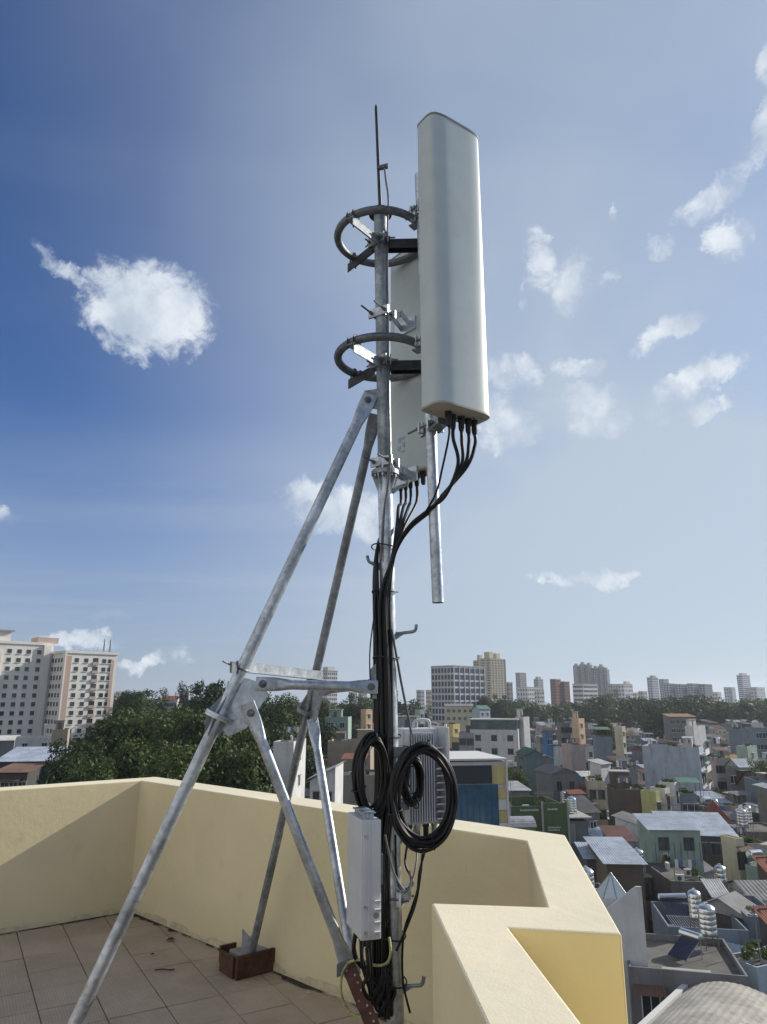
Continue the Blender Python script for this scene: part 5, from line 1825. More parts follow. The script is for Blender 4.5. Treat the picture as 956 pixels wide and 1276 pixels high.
lm('house', 'grey brick gabled house with one dark window', 'grey brick gabled house', 693, 56, 962, 106.0, rz=10, d=10, wall='grey', roof='gable', roofc='slate', rise=1.1, faces='F', cols=2, floors=2, wsize=(.9, 1.5), frame='frame_dark', hood=False)
lm('house', 'house under a broad dark slate hip roof', 'slate hip-roof house', 722, 48, 1010, 88.0, rz=16, d=9, vis=30, wall='grey', roof='hip', roofc='slate', rise=2.2, ridge=2.0, faces='FR', cols=2, floors=2)
# green hall building
GB = lm('house', 'dark green hall building with stepped gable walls and white lettering', 'green hall building', 657, 64, 998, 72.0, tot=False, rz=6, d=9, vis=50, wall='green', roof='flat', faces='', parapet=1.2)
wg = px_w(64, at(657, 950, 72 * K).x, 72 * K, 6)
hg = at(657, 998, 72 * K).z - GZ
MB().span(.5, wg / 2 - .25, -4.72, -4.502, hg - 6.5, hg + .35).build('front_panel', wallm('green'), GB, local=True)
for u in (-wg / 2 + .12, .4, wg / 2 - .12):
    MB().span(u - .12, u + .12, -4.82, -4.73, hg - 6, hg + .5).build('pilaster_cap', M['concrete_town'], GB, local=True)
lt = MB()
rr = random.Random(8)
for (ua, ub, z, hh_) in ((-2.3, .0, hg - .55, .22), (1.1, 2.2, hg - .45, .2), (1.0, 2.5, hg - 2.5, .18), (1.0, 2.5, hg - 2.78, .16)):
    u = ua
    yy = -4.505 if ub < .4 else -4.725
    while u < ub:
        ww = rr.uniform(.07, .16)
        lt.span(u, u + ww, yy - .012, yy, z, z + hh_ * rr.uniform(.75, 1.0))
        u += ww + .06
lto = lt.build('white_lettering', M['frame_white'], GB, local=True); lto['kind'] = 'stuff'
q = at(636, 1026, 64 * K)
cn = house('house', 'low grey barrel-vault canopy in front of the green hall', q.x, 64.0 * K, R(96), 3.0, 4.6, q.z - .2, 'green', roof='vault', roofc='silver', rise=.9, faces='', short='barrel canopy')
p = at(629, 1036, 60 * K); water_tank(p.x, 60 * K, p.z - 1.4, 'small ribbed steel tank before the barrel canopy', r=.42, hgt=1.3, stand=.4)
TW = lm('house', 'terrace house with white slatted screens right of the green hall', 'slatted terrace house', 706, 30, 1018, 74.0, tot=False, rz=4, d=6, wall='grey', roof='flat', faces='', parapet=.3, clutter=0)
wt = px_w(30, at(706, 950, 74 * K).x, 74 * K, 4)
ht = at(706, 1018, 74 * K).z - GZ
for k in range(14):
    u = -wt / 2 + .1 + k * .13
    MB().span(u, u + .06, -3.1, -3.04, ht - 2.6, ht - .3).build('slat', M['frame_white'], TW, local=True)
MB().span(-wt / 2 - .3, wt / 2 + .5, -3.4, 3.2, ht + .3, ht + .45).build('top_slab', M['concrete_town'], TW, local=True)
p = at(713, 1008, 74 * K); water_tank(p.x, 74 * K, ht + GZ + .45, 'steel tank on the slab above the white slatted screens', r=.6, hgt=1.5, stand=.3)
# blue glass building with yellow and white panels
BG = lm('building', 'building with blue glass front, yellow side panels and white edge strip', 'blue glass building', 577, 64, 944, 58.0, tot=False, rz=9, d=10, vis=90, wall='white', roof='flat', faces='', parapet=.15, cat='building', clutter=0)
wb = px_w(64, at(577, 950, 58 * K).x, 58 * K, 9); hb_ = at(577, 944, 58 * K).z - GZ
yb = -5.0
MB().span(-wb / 2 + .1, wb / 2 - 1.0, yb - .10, yb - .002, hb_ - 12, hb_ - 2.1).build('glass_panel', M['pane_blue'], BG, local=True)
for k in range(9):
    u = -wb / 2 + .1 + (wb - 1.1) * k / 8
    MB().span(u - .025, u + .025, yb - .15, yb - .101, hb_ - 12, hb_ - 2.1).build('mullion', M['frame_dark'], BG, local=True)
MB().span(-wb / 2 + .1, wb / 2 - .95, yb - .06, yb - .002, hb_ - 2.05, hb_ - .35).build('painted_storey_shade', M['pane'], BG, local=True)  # flat dark sheet, its colour stands in for the open floor's shade
ym = wallm('yellow')
for k in range(4):
    z1 = hb_ - .35 - k * 2.1
    MB().span(wb / 2 - .95 - (.55 if k == 0 else 0), wb / 2 - .14, yb - .12, yb - .062 if k == 0 else yb - .003, z1 - (1.75 if k == 0 else 1.0), z1).build('yellow_panel', ym, BG, local=True)
    if k: MB().span(wb / 2 - .95, wb / 2 - .14, yb - .12, yb - .003, z1 - 2.0, z1 - 1.05).build('white_panel', M['frame_white'], BG, local=True)
MB().span(wb / 2 - .12, wb / 2 + .06, yb - .25, yb - .003, hb_ - 12, hb_ + .1).build('edge_strip', M['frame_white'], BG, local=True)
MB().span(-wb / 2 - .4, wb / 2 + .06, yb - .3, 5.1, hb_ + .12, hb_ + .3).build('roof_slab', M['frame_white'], BG, local=True)

# grey-white villa with glazed penthouse
VL = lm('house', 'large white villa with dark glazed penthouse and flat roof', 'white glazed-penthouse villa', 617, 54, 908, 150.0, tot=False, rz=-12, d=12, vis=30, wall='white', roof='flat', faces='F', cols=3, floors=3, parapet=.3, wsize=(1.5, 1.3), frame='frame_dark', clutter=0)
wv_ = px_w(54, at(617, 950, 150 * K).x, 150 * K, -12); hv = at(617, 908, 150 * K).z - GZ
ph = MB().span(-wv_ / 2 + .2, wv_ / 2 - .2, -5.6, 5.0, hv + .02, hv + 2.4).build('penthouse', M['pane_teal'], VL, local=True)
MB().span(-wv_ / 2 - .4, wv_ / 2 + .2, -6.4, 5.4, hv + 2.4, hv + 2.65).build('penthouse_roof', M['concrete_town'], ph, local=True)
lm('house', 'tall white blank-walled house joined to the right of the villa', 'white blank tower house', 651, 16, 893, 152.0, rz=46, d=10, vis=36, wall='white', roof='flat', faces='', stair=True)
lm('house', 'grey house with dark window band left of the villa', 'dark-banded grey house', 583, 24, 912, 150.0, rz=-12, d=9, wall='pale grey', roof='flat', faces='F', cols=2, floors=3, wsize=(1.8, 1.5), frame='frame_dark')
lm('house', 'white house with bright green roof storey', 'green-topped white house', 600, 24, 884, 225.0, rz=44, d=11, wall='pale blue', roof='gablex', roofc='teal', rise=1.6, faces='F', cols=2, floors=3)
lm('house', 'small yellow house with a lit right wall', 'small yellow house', 565, 18, 902, 190.0, rz=46, d=8, wall='yellow', roof='flat', faces='F', cols=1, floors=2)
lm('house', 'grey-roofed long house with white end wall', 'long white-ended house', 572, 38, 880, 250.0, rz=-4, d=10, wall='cream', roof='shed', roofc='grey', rise=1.0, faces='F', cols=5, floors=2)
lm('house', 'mint green little house with a single window', 'mint little house', 523, 12, 884, 200.0, rz=44, d=8, wall='mint green', roof='flat', faces='F', cols=1, floors=2)
lm('house', 'pinkish white house with blank front and glazed top storey', 'pinkish blank house', 714, 32, 927, 132.0, rz=6, d=8, vis=28, wall='pink', roof='flat', faces='', floors=1, parapet=.9)
lm('house', 'tall peach house wall with open balconies at its left', 'tall peach house', 720, 16, 895, 178.0, rz=44, d=9, vis=24, wall='peach', roof='flat', faces='F', cols=1, floors=3, stair=True)
lm('house', 'brown-grey house with open dark floors left of the peach house', 'open-floored house', 702, 18, 900, 180.0, rz=6, d=9, wall='bare concrete', roof='flat', faces='F', cols=2, floors=4, wsize=(2.4, 1.6), frame='frame_dark')
lm('house', 'dark blue-grey blank house with flat roof', 'dark blue-grey blank house', 750, 26, 917, 155.0, rz=-10, d=9, wall='blue grey', roof='flat', faces='', canopy=(-2, 2, -3, 3, 'green'))
lm('house', 'bright blue little house with one window', 'bright blue house', 682, 14, 914, 170.0, rz=10, d=7, wall='bright blue', roof='flat', faces='F', cols=1, floors=1)
lm('house', 'thin cream chimney-like stair house', 'thin cream stair house', 772, 8, 905, 175.0, rz=46, d=6, wall='cream', roof='flat', faces='F', cols=1, floors=3)
lm('house', 'broad white flat building among the far roofs', 'broad white building', 866, 28, 904, 190.0, rz=44, d=10, wall='white', roof='flat', faces='', stair=True)
lm('house', 'long house with an orange-tan top and grey base', 'tan-topped long house', 846, 44, 893, 225.0, rz=-6, d=10, wall='grey', roof='shed', roofc='orange', rise=1.0, faces='F', cols=5, floors=3)
lm('house', 'dark blue blank block near the right edge', 'dark blue blank block', 920, 28, 908, 160.0, rz=-8, d=9, wall='blue grey', roof='flat', faces='')
lm('house', 'long blue-grey terrace with many windows at the right edge', 'long edge terrace', 948, 44, 906, 172.0, rz=-6, d=9, wall='blue grey', roof='flat', faces='F', cols=6, floors=2)
for k, cx in enumerate((930, 943)):
    lm('house', ('left', 'right')[k] + ' one of two small white-arched vault roofs', 'vault-roofed pair' if k == 0 else None, cx, 12, 902, 240.0, rz=2, d=14, wall='dark grey', roof='vault', roofc='white', rise=1.6, faces='')
lm('house', 'teal-green gabled shed among the low roofs', 'teal gabled shed', 660, 36, 940, 125.0, rz=2, d=9, wall='teal', roof='gable', roofc='green', rise=1.4, faces='')
lm('house', 'grey low house with bright sheet roof by the garden tree', 'low sheet-roofed house', 640, 40, 982, 92.0, rz=6, d=8, wall='bare concrete', roof='shed', roofc='silver', rise=.6, faces='F', cols=3, floors=1)
lm('house', 'white low gate-walled house below the pinkish blank house', 'white low house', 748, 26, 952, 118.0, rz=44, d=8, wall='white', roof='shed', roofc='white', rise=.8, faces='')
lm('house', 'cream and green shuttered house beneath a jumble of roofs', 'green-shuttered house', 741, 26, 970, 104.0, rz=-12, d=8, wall='cream', roof='flat', faces='F', cols=2, floors=3, frame='frame_dark')

# left of the mast
lm('house', 'tall white blank house between the raking legs', 'tall white house between the legs', 362, 44, 922, 78.0, rz=-6, d=8, wall='white', roof='flat', faces='R', cols=1, floors=2, parapet=.2)
lm('house', 'low white house with a sloping top right of the tall white house', 'low white sloping house', 408, 44, 968, 72.0, rz=-4, d=8, wall='white', roof='shed', roofc='white', rise=1.6, faces='F', cols=2, floors=1, shedaxis='x', wsize=(.8, 1.3), frame='frame_dark')
lm('house', 'pale blue low terrace wall behind the parapet', 'pale blue low terrace', 318, 60, 976, 82.0, rz=0, d=7, wall='pale blue', roof='flat', faces='', parapet=1.0)
lm('house', 'long beige-grey house with stepped walls behind the left coil', 'long beige stepped house', 438, 62, 922, 120.0, rz=-4, d=9, wall='beige', roof='flat', faces='', parapet=.6, stair=(4.0, 0))
lm('house', 'peach sunlit house left of the mast', 'peach sunlit house', 457, 16, 884, 190.0, rz=46, d=9, wall='peach', roof='flat', faces='F', cols=1, floors=2)
lm('house', 'green flat house left of the peach one', 'green flat house', 422, 36, 893, 165.0, rz=-4, d=9, wall='mint green', roof='flat', faces='F', cols=2, floors=2, stair=True)
lm('house', 'grey concrete yard house behind the pale box and coil', 'grey yard house', 445, 70, 962, 88.0, rz=-4, d=9, wall='bare concrete', roof='flat', faces='', parapet=.4, canopy=(-2.2, 1.4, -2, 2.4, 'red tile'))
lm('house', 'pale house behind the radio unit', 'pale house behind the radio unit', 514, 52, 906, 110.0, rz=-6, d=9, wall='pale grey', roof='flat', faces='F', cols=4, floors=2, stair=True)
# far left
PGH = lm('house', 'white house with open pergola frame below the tall apartment block', 'white pergola house', 44, 44, 918, 150.0, tot=False, rz=26, d=10, wall='white', roof='flat', faces='F', cols=2, floors=2, parapet=.3, clutter=0)
pg = MB()
for a in (-1, 1):
    for b in (-1, 1):
        pg.span(a * 2.2 - .15 + 4.4, a * 2.2 + .15 + 4.4, b * 2.2 - .15, b * 2.2 + .15, at(44, 918, 150 * K).z - GZ, at(44, 904, 150 * K).z - GZ)
zz = at(44, 904, 150 * K).z - GZ
pg.span(2.0, 6.8, -2.4, -2.1, zz, zz + .3); pg.span(2.0, 6.8, 2.1, 2.4, zz, zz + .3); pg.span(2.0, 2.3, -2.1, 2.1, zz, zz + .3); pg.span(6.5, 6.8, -2.1, 2.1, zz, zz + .3)
pg.build('pergola', M['frame_white'], PGH, local=True)
lm('house', 'tan curved-walled house by the left trees', 'tan house by the trees', 77, 24, 908, 140.0, rz=20, d=9, wall='beige', roof='flat', faces='', stair=True)
lm('house', 'long shed with a pale lilac-blue metal roof at the left', 'lilac-roofed shed', 40, 92, 946, 105.0, rz=10, d=12, wall='dark grey', roof='shed', roofc='pale blue', rise=1.8, faces='')
lm('house', 'dark shack with scaffold-like poles at the left edge', 'dark shack', 26, 70, 960, 88.0, rz=6, d=8, wall='dark grey', roof='shed', roofc='rusty', rise=.7, faces='F', cols=4, floors=1)
lm('house', 'grey-white low house under the tower at the left edge', 'low house under the tower', 8, 34, 922, 165.0, rz=20, d=10, wall='grey', roof='shed', roofc='white', rise=1.0, faces='')
lm('house', 'white house with a red roof among the far trees', 'white house in the trees', 214, 22, 872, 230.0, rz=10, d=10, wall='white', roof='gablex', roofc='red tile', rise=1.6, faces='F', cols=4, floors=2)
lm('house', 'grey box-shaped house behind the tall trees', 'grey box house', 231, 16, 862, 300.0, rz=10, d=12, wall='lilac', roof='flat', faces='F', cols=3, floors=2)

# ------------------------------------------------------------------ towers and far buildings
def slab_tower(name, label, cx, wp, ytop, Y, rz, d, wall, floors, cols, short=None, glass='pane', band=False, frame='frame_white', wsize=None, crown=None, ybase=None, fins=0, side_cols=None, cat='building', storey=None):
    rz = max(rz, 42 + (cx % 7))
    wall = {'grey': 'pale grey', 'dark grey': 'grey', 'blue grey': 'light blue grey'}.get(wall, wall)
    p = at(cx, ytop, Y)
    kk = math.cos(R(rz)) - p.x / Y * math.sin(R(rz))
    ks = math.sin(R(rz)) + p.x / Y * math.cos(R(rz))
    share = .58
    w = wp * share * Y / FPX / max(.3, kk)
    d = min(max(8.0, wp * (1 - share) * Y / FPX / max(.2, abs(ks))), w * 2.2)
    root = empty(name, (p.x, Y, GZ), R(rz))
    tag(root, uniq(label), cat)
    h = p.z - GZ
    FOOT.append((p.x, Y, R(rz), w, d))
    HULLS.append((math.hypot(p.x, Y), corners(p.x, Y, R(rz), w, d, GZ, p.z)))
    if short: LMARK.append((short, *project((p.x, Y, p.z - 4))))
    wm = wallm(wall)
    MB().span(-w / 2, w / 2, -d / 2, d / 2, 0, h).build('wall', wm, root, local=True)
    sy = storey or h / floors
    mb = MB()
    for fc, span, off, nc in (('F', w, d / 2, cols), ('R', d, w / 2, side_cols or max(2, int(cols * d / w))), ('L', d, w / 2, side_cols or max(2, int(cols * d / w)))):
        ax = FACE[fc]
        rot = math.atan2(ax[0], -ax[1]); a = Vector((math.cos(rot), math.sin(rot), 0)); nn = Vector((ax[0], ax[1], 0))
        for r in range(floors):
            z = h - sy * (r + .55)
            if z < 6: break
            if band:
                mb.box(nn * off + nn * .08 + Vector((0, 0, z)), (span * .94, .12, sy * .5), X=a, Y=nn)
            else:
                for c in range(nc):
                    u = -span / 2 + span * (c + .5) / nc
                    ww, hh_ = (span / nc * wsize[0], sy * wsize[1]) if wsize else (span / nc * .5, sy * .48)
                    mb.box(a * u + nn * (off + .06) + Vector((0, 0, z)), (ww, .10, hh_), X=a, Y=nn)
        if fins:
            for c in range(nc + 1):
                u = -span / 2 + span * c / nc
                mb.box(a * u + nn * (off + .2) + Vector((0, 0, h / 2)), (.5 * fins, .38, h), X=a, Y=nn, mi=1)
    o = mb.build('windows', [M[glass], wm], root, local=True); o['kind'] = 'stuff'
    MB().span(-w / 2 - .3, w / 2 + .3, -d / 2 - .3, d / 2 + .3, h + .002, h + .9).build('roof', M['concrete_town'], root, local=True)
    for (u, v, a, b, hh_) in (crown or []):
        MB().span(u * w - a * w / 2, u * w + a * w / 2, v * d - b * d / 2, v * d + b * d / 2, h + .904, h + .904 + hh_).build('roof_house', wm, root, local=True)
    return root


M['pane_office'] = principled('office_glass', (0.02, 0.045, 0.085), 0.3, spec=0.5)
# the big apartment block at the left
TY = 285.0
tw = empty('apartment_tower', (at(112, 850, TY).x, TY, GZ), R(45))
tag(tw, 'cream apartment tower with rows of small windows at the left edge', 'building')
th = at(112, 815, TY).z - GZ
LMARK.append(('cream apartment tower', 80, 880))
twm = principled('tower_cream', (.76, .735, .67), .85, dirt=.25, streak=True, dirt_scale=.25, var=.05, var_scale=.1)
tpk = principled('tower_salmon', (.50, .38, .31), .85, dirt=.3, streak=True, dirt_scale=.25)
W1, D1 = 20.5, 24.0
MB().span(-W1 / 2, W1 / 2, 0, D1, 0, th).build('wall', twm, tw, local=True)
MB().span(-W1 / 2 - .4, W1 / 2 + .4, -.4, D1 + .4, th + .003, th + 1.0).build('cornice', twm, tw, local=True)
W2 = 34.0
th2 = th + 3.4
MB().span(-W1 / 2 - W2, -W1 / 2 - .003, 13.5, 13.5 + 16, 0, th2).build('wall', twm, tw, local=True)
MB().span(-W1 / 2 - W2, -W1 / 2 - .4, 13.1, 13.5 + 16, th2 + .003, th2 + 1.0).build('cornice', twm, tw, local=True)
MB().span(-W1 / 2 - W2 + 2, -W1 / 2 - 16, 15, 26, th2 + 1.003, th2 + 4.6).build('roof_room', twm, tw, local=True)
MB().span(-W1 / 2 - W2 + 1, -W1 / 2 - 15, 14, 27, th2 + 4.603, th2 + 5.2).build('roof_room_top', M['concrete_town'], tw, local=True)
MB().span(-W1 / 2 - 6, -W1 / 2 + 2, 14.5, 22, th2 + 1.003, th2 + 3.2).build('roof_room', tpk, tw, local=True)
# pale corner pier, salmon reveal and salmon end strip
MB().span(-W1 / 2 - .5, -W1 / 2 - .003, -.5, 1.5, 0, th).build('pier', twm, tw, local=True)
MB().span(-W1 / 2 + .0, -W1 / 2 + 2.2, -.25, -.003, 0, th - 1).build('salmon_strip', tpk, tw, local=True)
MB().span(W1 / 2 - 2.6, W1 / 2 - 1.3, -.25, -.003, 0, th - 2).build('salmon_strip', tpk, tw, local=True)
for u in (-W1 / 2 - 20.5, -W1 / 2 - 2.6):
    MB().span(u - 1.3, u + 1.3, 12.4, 13.497, 0, th2 - (3 if u < -15 else 0)).build('pier', twm, tw, local=True)
wf = MB().span(-.75, .75, -.10, 0, -.8, .8).mesh('window', M['pane'])
wsill = MB().span(-.95, .95, -.3, 0, -1.0, -.82).mesh('sill', twm)
st_ = 3.3
for r in range(11):
    z = th - 2.6 - r * st_
    for u in (-6.3, -2.6, 4.6, 7.0):
        o = link('window', wf, tw, (u + .4, 0, z)); link('sill', wsill, o)
    b = MB().span(.3, 2.7, -.5, -.002, z - 1.6, z - .5).build('balcony', tpk, tw, local=True)
    MB().span(.4, 2.6, -.04, -.003, z - .48, z + 1.1).build('painted_recess_shade', M['pane'], b, local=True)  # no hollow here: dark sheet paints the shade behind the balcony
    for v in (3.5, 6.5, 9.5, 12.3):
        o = link('window', wf, tw, (-W1 / 2, v, z), (0, 0, R(-90))); link('sill', wsill, o)
    z2 = z + 3.2
    for u in (-5.3, -9.2, -12.6, -16.2, -24.3, -27.6, -31.5):
        o = link('window', wf, tw, (-W1 / 2 + u, 13.5, z2)); link('sill', wsill, o)
for u, yy in ((5.6, 3), (9.0, 5)):
    an = MB()
    for a in (-.3, .3):
        an.cyl((u + a, yy, th + 1), (u, yy, th + 6.5), .12, n=5)
    an.cyl((u, yy + .4, th + 1), (u, yy, th + 6.5), .12, n=5)
    an.build('roof_mast', M['galv_dark'], tw, local=True)
FOOT.append((tw.location.x - 8, TY + 8, R(45), 60, 34))
HULLS.append((285, corners(tw.location.x, TY + 8, R(45), W1, D1, GZ, th + GZ)))

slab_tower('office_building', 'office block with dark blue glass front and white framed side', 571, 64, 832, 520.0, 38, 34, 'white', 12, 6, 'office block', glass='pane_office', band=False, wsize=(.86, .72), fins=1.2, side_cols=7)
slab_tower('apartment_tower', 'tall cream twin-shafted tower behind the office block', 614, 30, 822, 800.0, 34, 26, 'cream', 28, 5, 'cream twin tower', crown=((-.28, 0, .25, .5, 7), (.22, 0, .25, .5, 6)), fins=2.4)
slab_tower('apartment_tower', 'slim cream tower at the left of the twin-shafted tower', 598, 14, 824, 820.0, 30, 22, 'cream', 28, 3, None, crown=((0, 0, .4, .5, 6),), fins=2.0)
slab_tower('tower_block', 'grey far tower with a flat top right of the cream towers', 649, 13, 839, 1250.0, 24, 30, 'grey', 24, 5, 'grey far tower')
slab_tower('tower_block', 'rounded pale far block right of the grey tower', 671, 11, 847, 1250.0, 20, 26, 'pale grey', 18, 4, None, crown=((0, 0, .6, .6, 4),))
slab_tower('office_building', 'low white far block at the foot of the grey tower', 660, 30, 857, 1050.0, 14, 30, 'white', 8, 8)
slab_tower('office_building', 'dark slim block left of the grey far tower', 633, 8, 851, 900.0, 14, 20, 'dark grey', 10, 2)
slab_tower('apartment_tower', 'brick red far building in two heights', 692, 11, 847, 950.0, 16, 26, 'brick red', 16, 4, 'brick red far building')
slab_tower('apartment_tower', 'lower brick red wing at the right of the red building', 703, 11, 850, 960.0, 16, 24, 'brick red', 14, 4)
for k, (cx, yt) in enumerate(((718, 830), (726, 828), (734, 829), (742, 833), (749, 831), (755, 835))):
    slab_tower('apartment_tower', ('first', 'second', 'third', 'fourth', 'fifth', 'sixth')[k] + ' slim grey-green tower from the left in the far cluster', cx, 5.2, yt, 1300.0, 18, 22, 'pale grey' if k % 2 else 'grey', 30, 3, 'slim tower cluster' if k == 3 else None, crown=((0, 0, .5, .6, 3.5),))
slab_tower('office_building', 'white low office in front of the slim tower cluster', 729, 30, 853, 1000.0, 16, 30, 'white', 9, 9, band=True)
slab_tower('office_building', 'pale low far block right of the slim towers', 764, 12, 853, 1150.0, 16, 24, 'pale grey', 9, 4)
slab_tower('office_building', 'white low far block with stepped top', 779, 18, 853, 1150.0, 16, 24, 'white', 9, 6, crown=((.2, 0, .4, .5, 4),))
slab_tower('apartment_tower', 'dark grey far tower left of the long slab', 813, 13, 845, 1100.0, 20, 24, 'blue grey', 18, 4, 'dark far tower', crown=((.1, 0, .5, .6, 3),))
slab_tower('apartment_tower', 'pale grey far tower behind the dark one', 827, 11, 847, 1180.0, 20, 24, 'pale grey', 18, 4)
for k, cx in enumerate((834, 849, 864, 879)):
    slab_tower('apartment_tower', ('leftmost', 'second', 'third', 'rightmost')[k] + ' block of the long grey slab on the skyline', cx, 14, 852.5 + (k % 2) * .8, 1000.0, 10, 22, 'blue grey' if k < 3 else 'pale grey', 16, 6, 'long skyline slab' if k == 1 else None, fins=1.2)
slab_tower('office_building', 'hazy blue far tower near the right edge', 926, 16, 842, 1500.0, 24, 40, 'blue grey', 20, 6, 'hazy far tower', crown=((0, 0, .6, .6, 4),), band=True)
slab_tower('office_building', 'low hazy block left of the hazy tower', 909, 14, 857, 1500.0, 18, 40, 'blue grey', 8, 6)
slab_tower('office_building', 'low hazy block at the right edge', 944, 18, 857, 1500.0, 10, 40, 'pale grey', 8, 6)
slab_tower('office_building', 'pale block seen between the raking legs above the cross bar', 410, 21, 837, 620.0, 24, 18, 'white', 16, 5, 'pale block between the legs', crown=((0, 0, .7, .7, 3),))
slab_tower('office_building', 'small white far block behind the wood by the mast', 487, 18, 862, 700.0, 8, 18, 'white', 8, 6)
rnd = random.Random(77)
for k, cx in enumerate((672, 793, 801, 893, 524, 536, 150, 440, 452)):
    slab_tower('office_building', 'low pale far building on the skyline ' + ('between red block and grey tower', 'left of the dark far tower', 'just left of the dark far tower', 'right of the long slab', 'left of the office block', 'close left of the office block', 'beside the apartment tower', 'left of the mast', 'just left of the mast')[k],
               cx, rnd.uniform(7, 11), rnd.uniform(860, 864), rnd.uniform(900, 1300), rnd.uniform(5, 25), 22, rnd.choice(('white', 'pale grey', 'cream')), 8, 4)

# ------------------------------------------------------------------ trees
def leaf_clumps(mb, rr, c, rad, n, size, squash=.8, mi=0):
    for _ in range(n):
        v = Vector((rr.gauss(0, 1), rr.gauss(0, 1), rr.gauss(0, 1))).normalized()
        r = rad * rr.uniform(.55, 1.05)
        p = Vector(c) + Vector((v.x * r, v.y * r, v.z * r * squash))
        nrm = (v + Vector((rr.gauss(0, .5), rr.gauss(0, .5), rr.gauss(0.35, .5)))).normalized()
        a, b, _d = basis(nrm)
        t = rr.uniform(0, 6.28)
        a2 = a * math.cos(t) + b * math.sin(t); b2 = b * math.cos(t) - a * math.sin(t)
        s = size * rr.uniform(.6, 1.3)
        k = len(mb.v)
        mb.v += [p - a2 * s * .6, p - b2 * s * .32 + nrm * s * .1, p + a2 * s * .6, p + b2 * s * .32 - nrm * s * .06]
        mb.f.append([k, k + 1, k + 2, k + 3]); mb.m.append(mi)


def raw_mesh(mb, name, mats):
    me = bpy.data.meshes.new(name)
    me.from_pydata([tuple(p) for p in mb.v], [], mb.f)
    for m_ in (mats if isinstance(mats, list) else [mats]): me.materials.append(m_)
    me.polygons.foreach_set('material_index', mb.m)
    me.update()
    return me


def tree_proto(seed, H, Rc, mat, tall=False):
    rr = random.Random(seed)
    tr = MB()
    bend = [Vector((rr.uniform(-.3, .3), rr.uniform(-.3, .3), H * t)) for t in (0, .2, .4, .55, .72)]
    tr.tube(bend, [.42, .36, .3, .22, .1], 9)
    cr = MB()
    nb = 17 if not tall else 15
    for k in range(nb):
        a = 6.283 * k / nb * 2.4 + rr.uniform(-.4, .4)
        if tall:
            hz_ = H * (.35 + .62 * k / nb); rad = Rc * (1.05 - .75 * k / nb) * rr.uniform(.5, .9)
        else:
            f = rr.random()
            hz_ = H * (.42 + .48 * f); rad = Rc * math.sqrt(max(.08, 1 - (2 * f - .75) ** 2)) * rr.uniform(.35, .85)
        c = Vector((math.cos(a) * rad, math.sin(a) * rad, hz_))
        st = Vector((bend[2].x, bend[2].y, H * rr.uniform(.3, .55)))
        tr.tube([st, st.lerp(c, .5) + Vector((0, 0, .6)), c], [.16, .1, .04], 6)
        leaf_clumps(cr, rr, c, Rc * rr.uniform(.30, .46), 620, .44)
    leaf_clumps(cr, rr, (0, 0, H * .66), Rc * .62, 1500, .5, 1.0)
    for _ in range(26):                                         # loose sprays on the outline
        a = rr.uniform(0, 6.28); f = rr.uniform(0, 1)
        c = Vector((math.cos(a) * Rc * rr.uniform(.7, 1.05) * (1 - .6 * f), math.sin(a) * Rc * rr.uniform(.7, 1.05) * (1 - .6 * f), H * (.5 + .5 * f)))
        leaf_clumps(cr, rr, c, Rc * .16, 60, .38)
    zm = sorted(v.z for v in cr.v)[int(len(cr.v) * .997)]
    return tr.mesh('trunk', M['bark'], 50), raw_mesh(cr, 'crown', mat), zm


PROTO = [tree_proto(1, 20, 6.5, M['leaf'][0]), tree_proto(2, 20, 7.2, M['leaf'][1]), tree_proto(3, 20, 6.0, M['leaf'][0]), tree_proto(4, 20, 5.5, M['leaf'][2], True), tree_proto(5, 20, 6.8, M['leaf'][2])]


def tree(label, px, ytop, Y, kind, wid=1.0, group='trees beyond the parapet'):
    Y *= K if Y < 300 else 1.5
    p = at(px, ytop, Y)
    H = (p.z - GZ)
    root = empty('tree', (p.x, Y, GZ), random.Random(px * 3 + Y).uniform(0, 6.28))
    tag(root, uniq(label), 'tree', group)
    tr, cr, zm = PROTO[kind]
    s = H / zm
    for nm, me in (('trunk', tr), ('crown', cr)):
        o = link(nm, me, root)
        o.scale = (s * wid, s * wid, s)
    FOOT.append((p.x, Y, 0, 7 * s * wid, 7 * s * wid))
    return root


tree('broad dark tree at the left end of the grove beside the houses', 98, 924, 84, 4, .8)
tree('rounded tree in front of the apartment tower\'s right corner', 142, 898, 96, 0, 1.0)
tree('large sunlit tree filling the middle of the grove', 196, 884, 100, 1, 1.15)
tree('full tree just left of the long raking leg', 246, 890, 92, 0, 1.1)
tree('tree crossed by the long raking leg', 292, 894, 96, 1, 1.0)
tree('tree filling the gap between the two legs', 336, 888, 112, 4, 1.0)
tree('tall pointed tree left of the long leg, topping the skyline', 258, 850, 150, 3, .9)
tree('tall pointed tree crossed by the long leg near the tie bar', 284, 852, 155, 3, .9)
tree('dark tree with rounded top left of the pointed trees', 238, 853, 170, 4, .6)
tree('dark tree behind the gusset plate', 312, 856, 160, 4, .8)
tree('tree behind the cross bar between the legs', 350, 866, 150, 2, .9)
tree('dark tree right of the rear leg', 380, 870, 160, 4, .9)
tree('small round tree behind the cross bar near the mast', 440, 866, 240, 4, .8)
tree('dark tree behind the joint of the rear leg', 402, 872, 190, 0, .8)
tree('low leafy tree under the tower beside the grove', 116, 942, 70, 2, .7)
tree('low tree in front of the large sunlit tree, just above the parapet', 176, 925, 78, 0, .9)
tree('low tree behind the parapet left of the leg flange', 232, 930, 72, 1, .9)
tree('low bushy tree right of the long leg above the parapet', 296, 935, 74, 0, .8)
tree('far tree beside the white house in the woods', 168, 862, 210, 0, .9)
tree('far tree left of the white house in the woods', 192, 860, 220, 4, .9)
tree('far dark tree next to the apartment tower', 150, 864, 230, 4, .9)
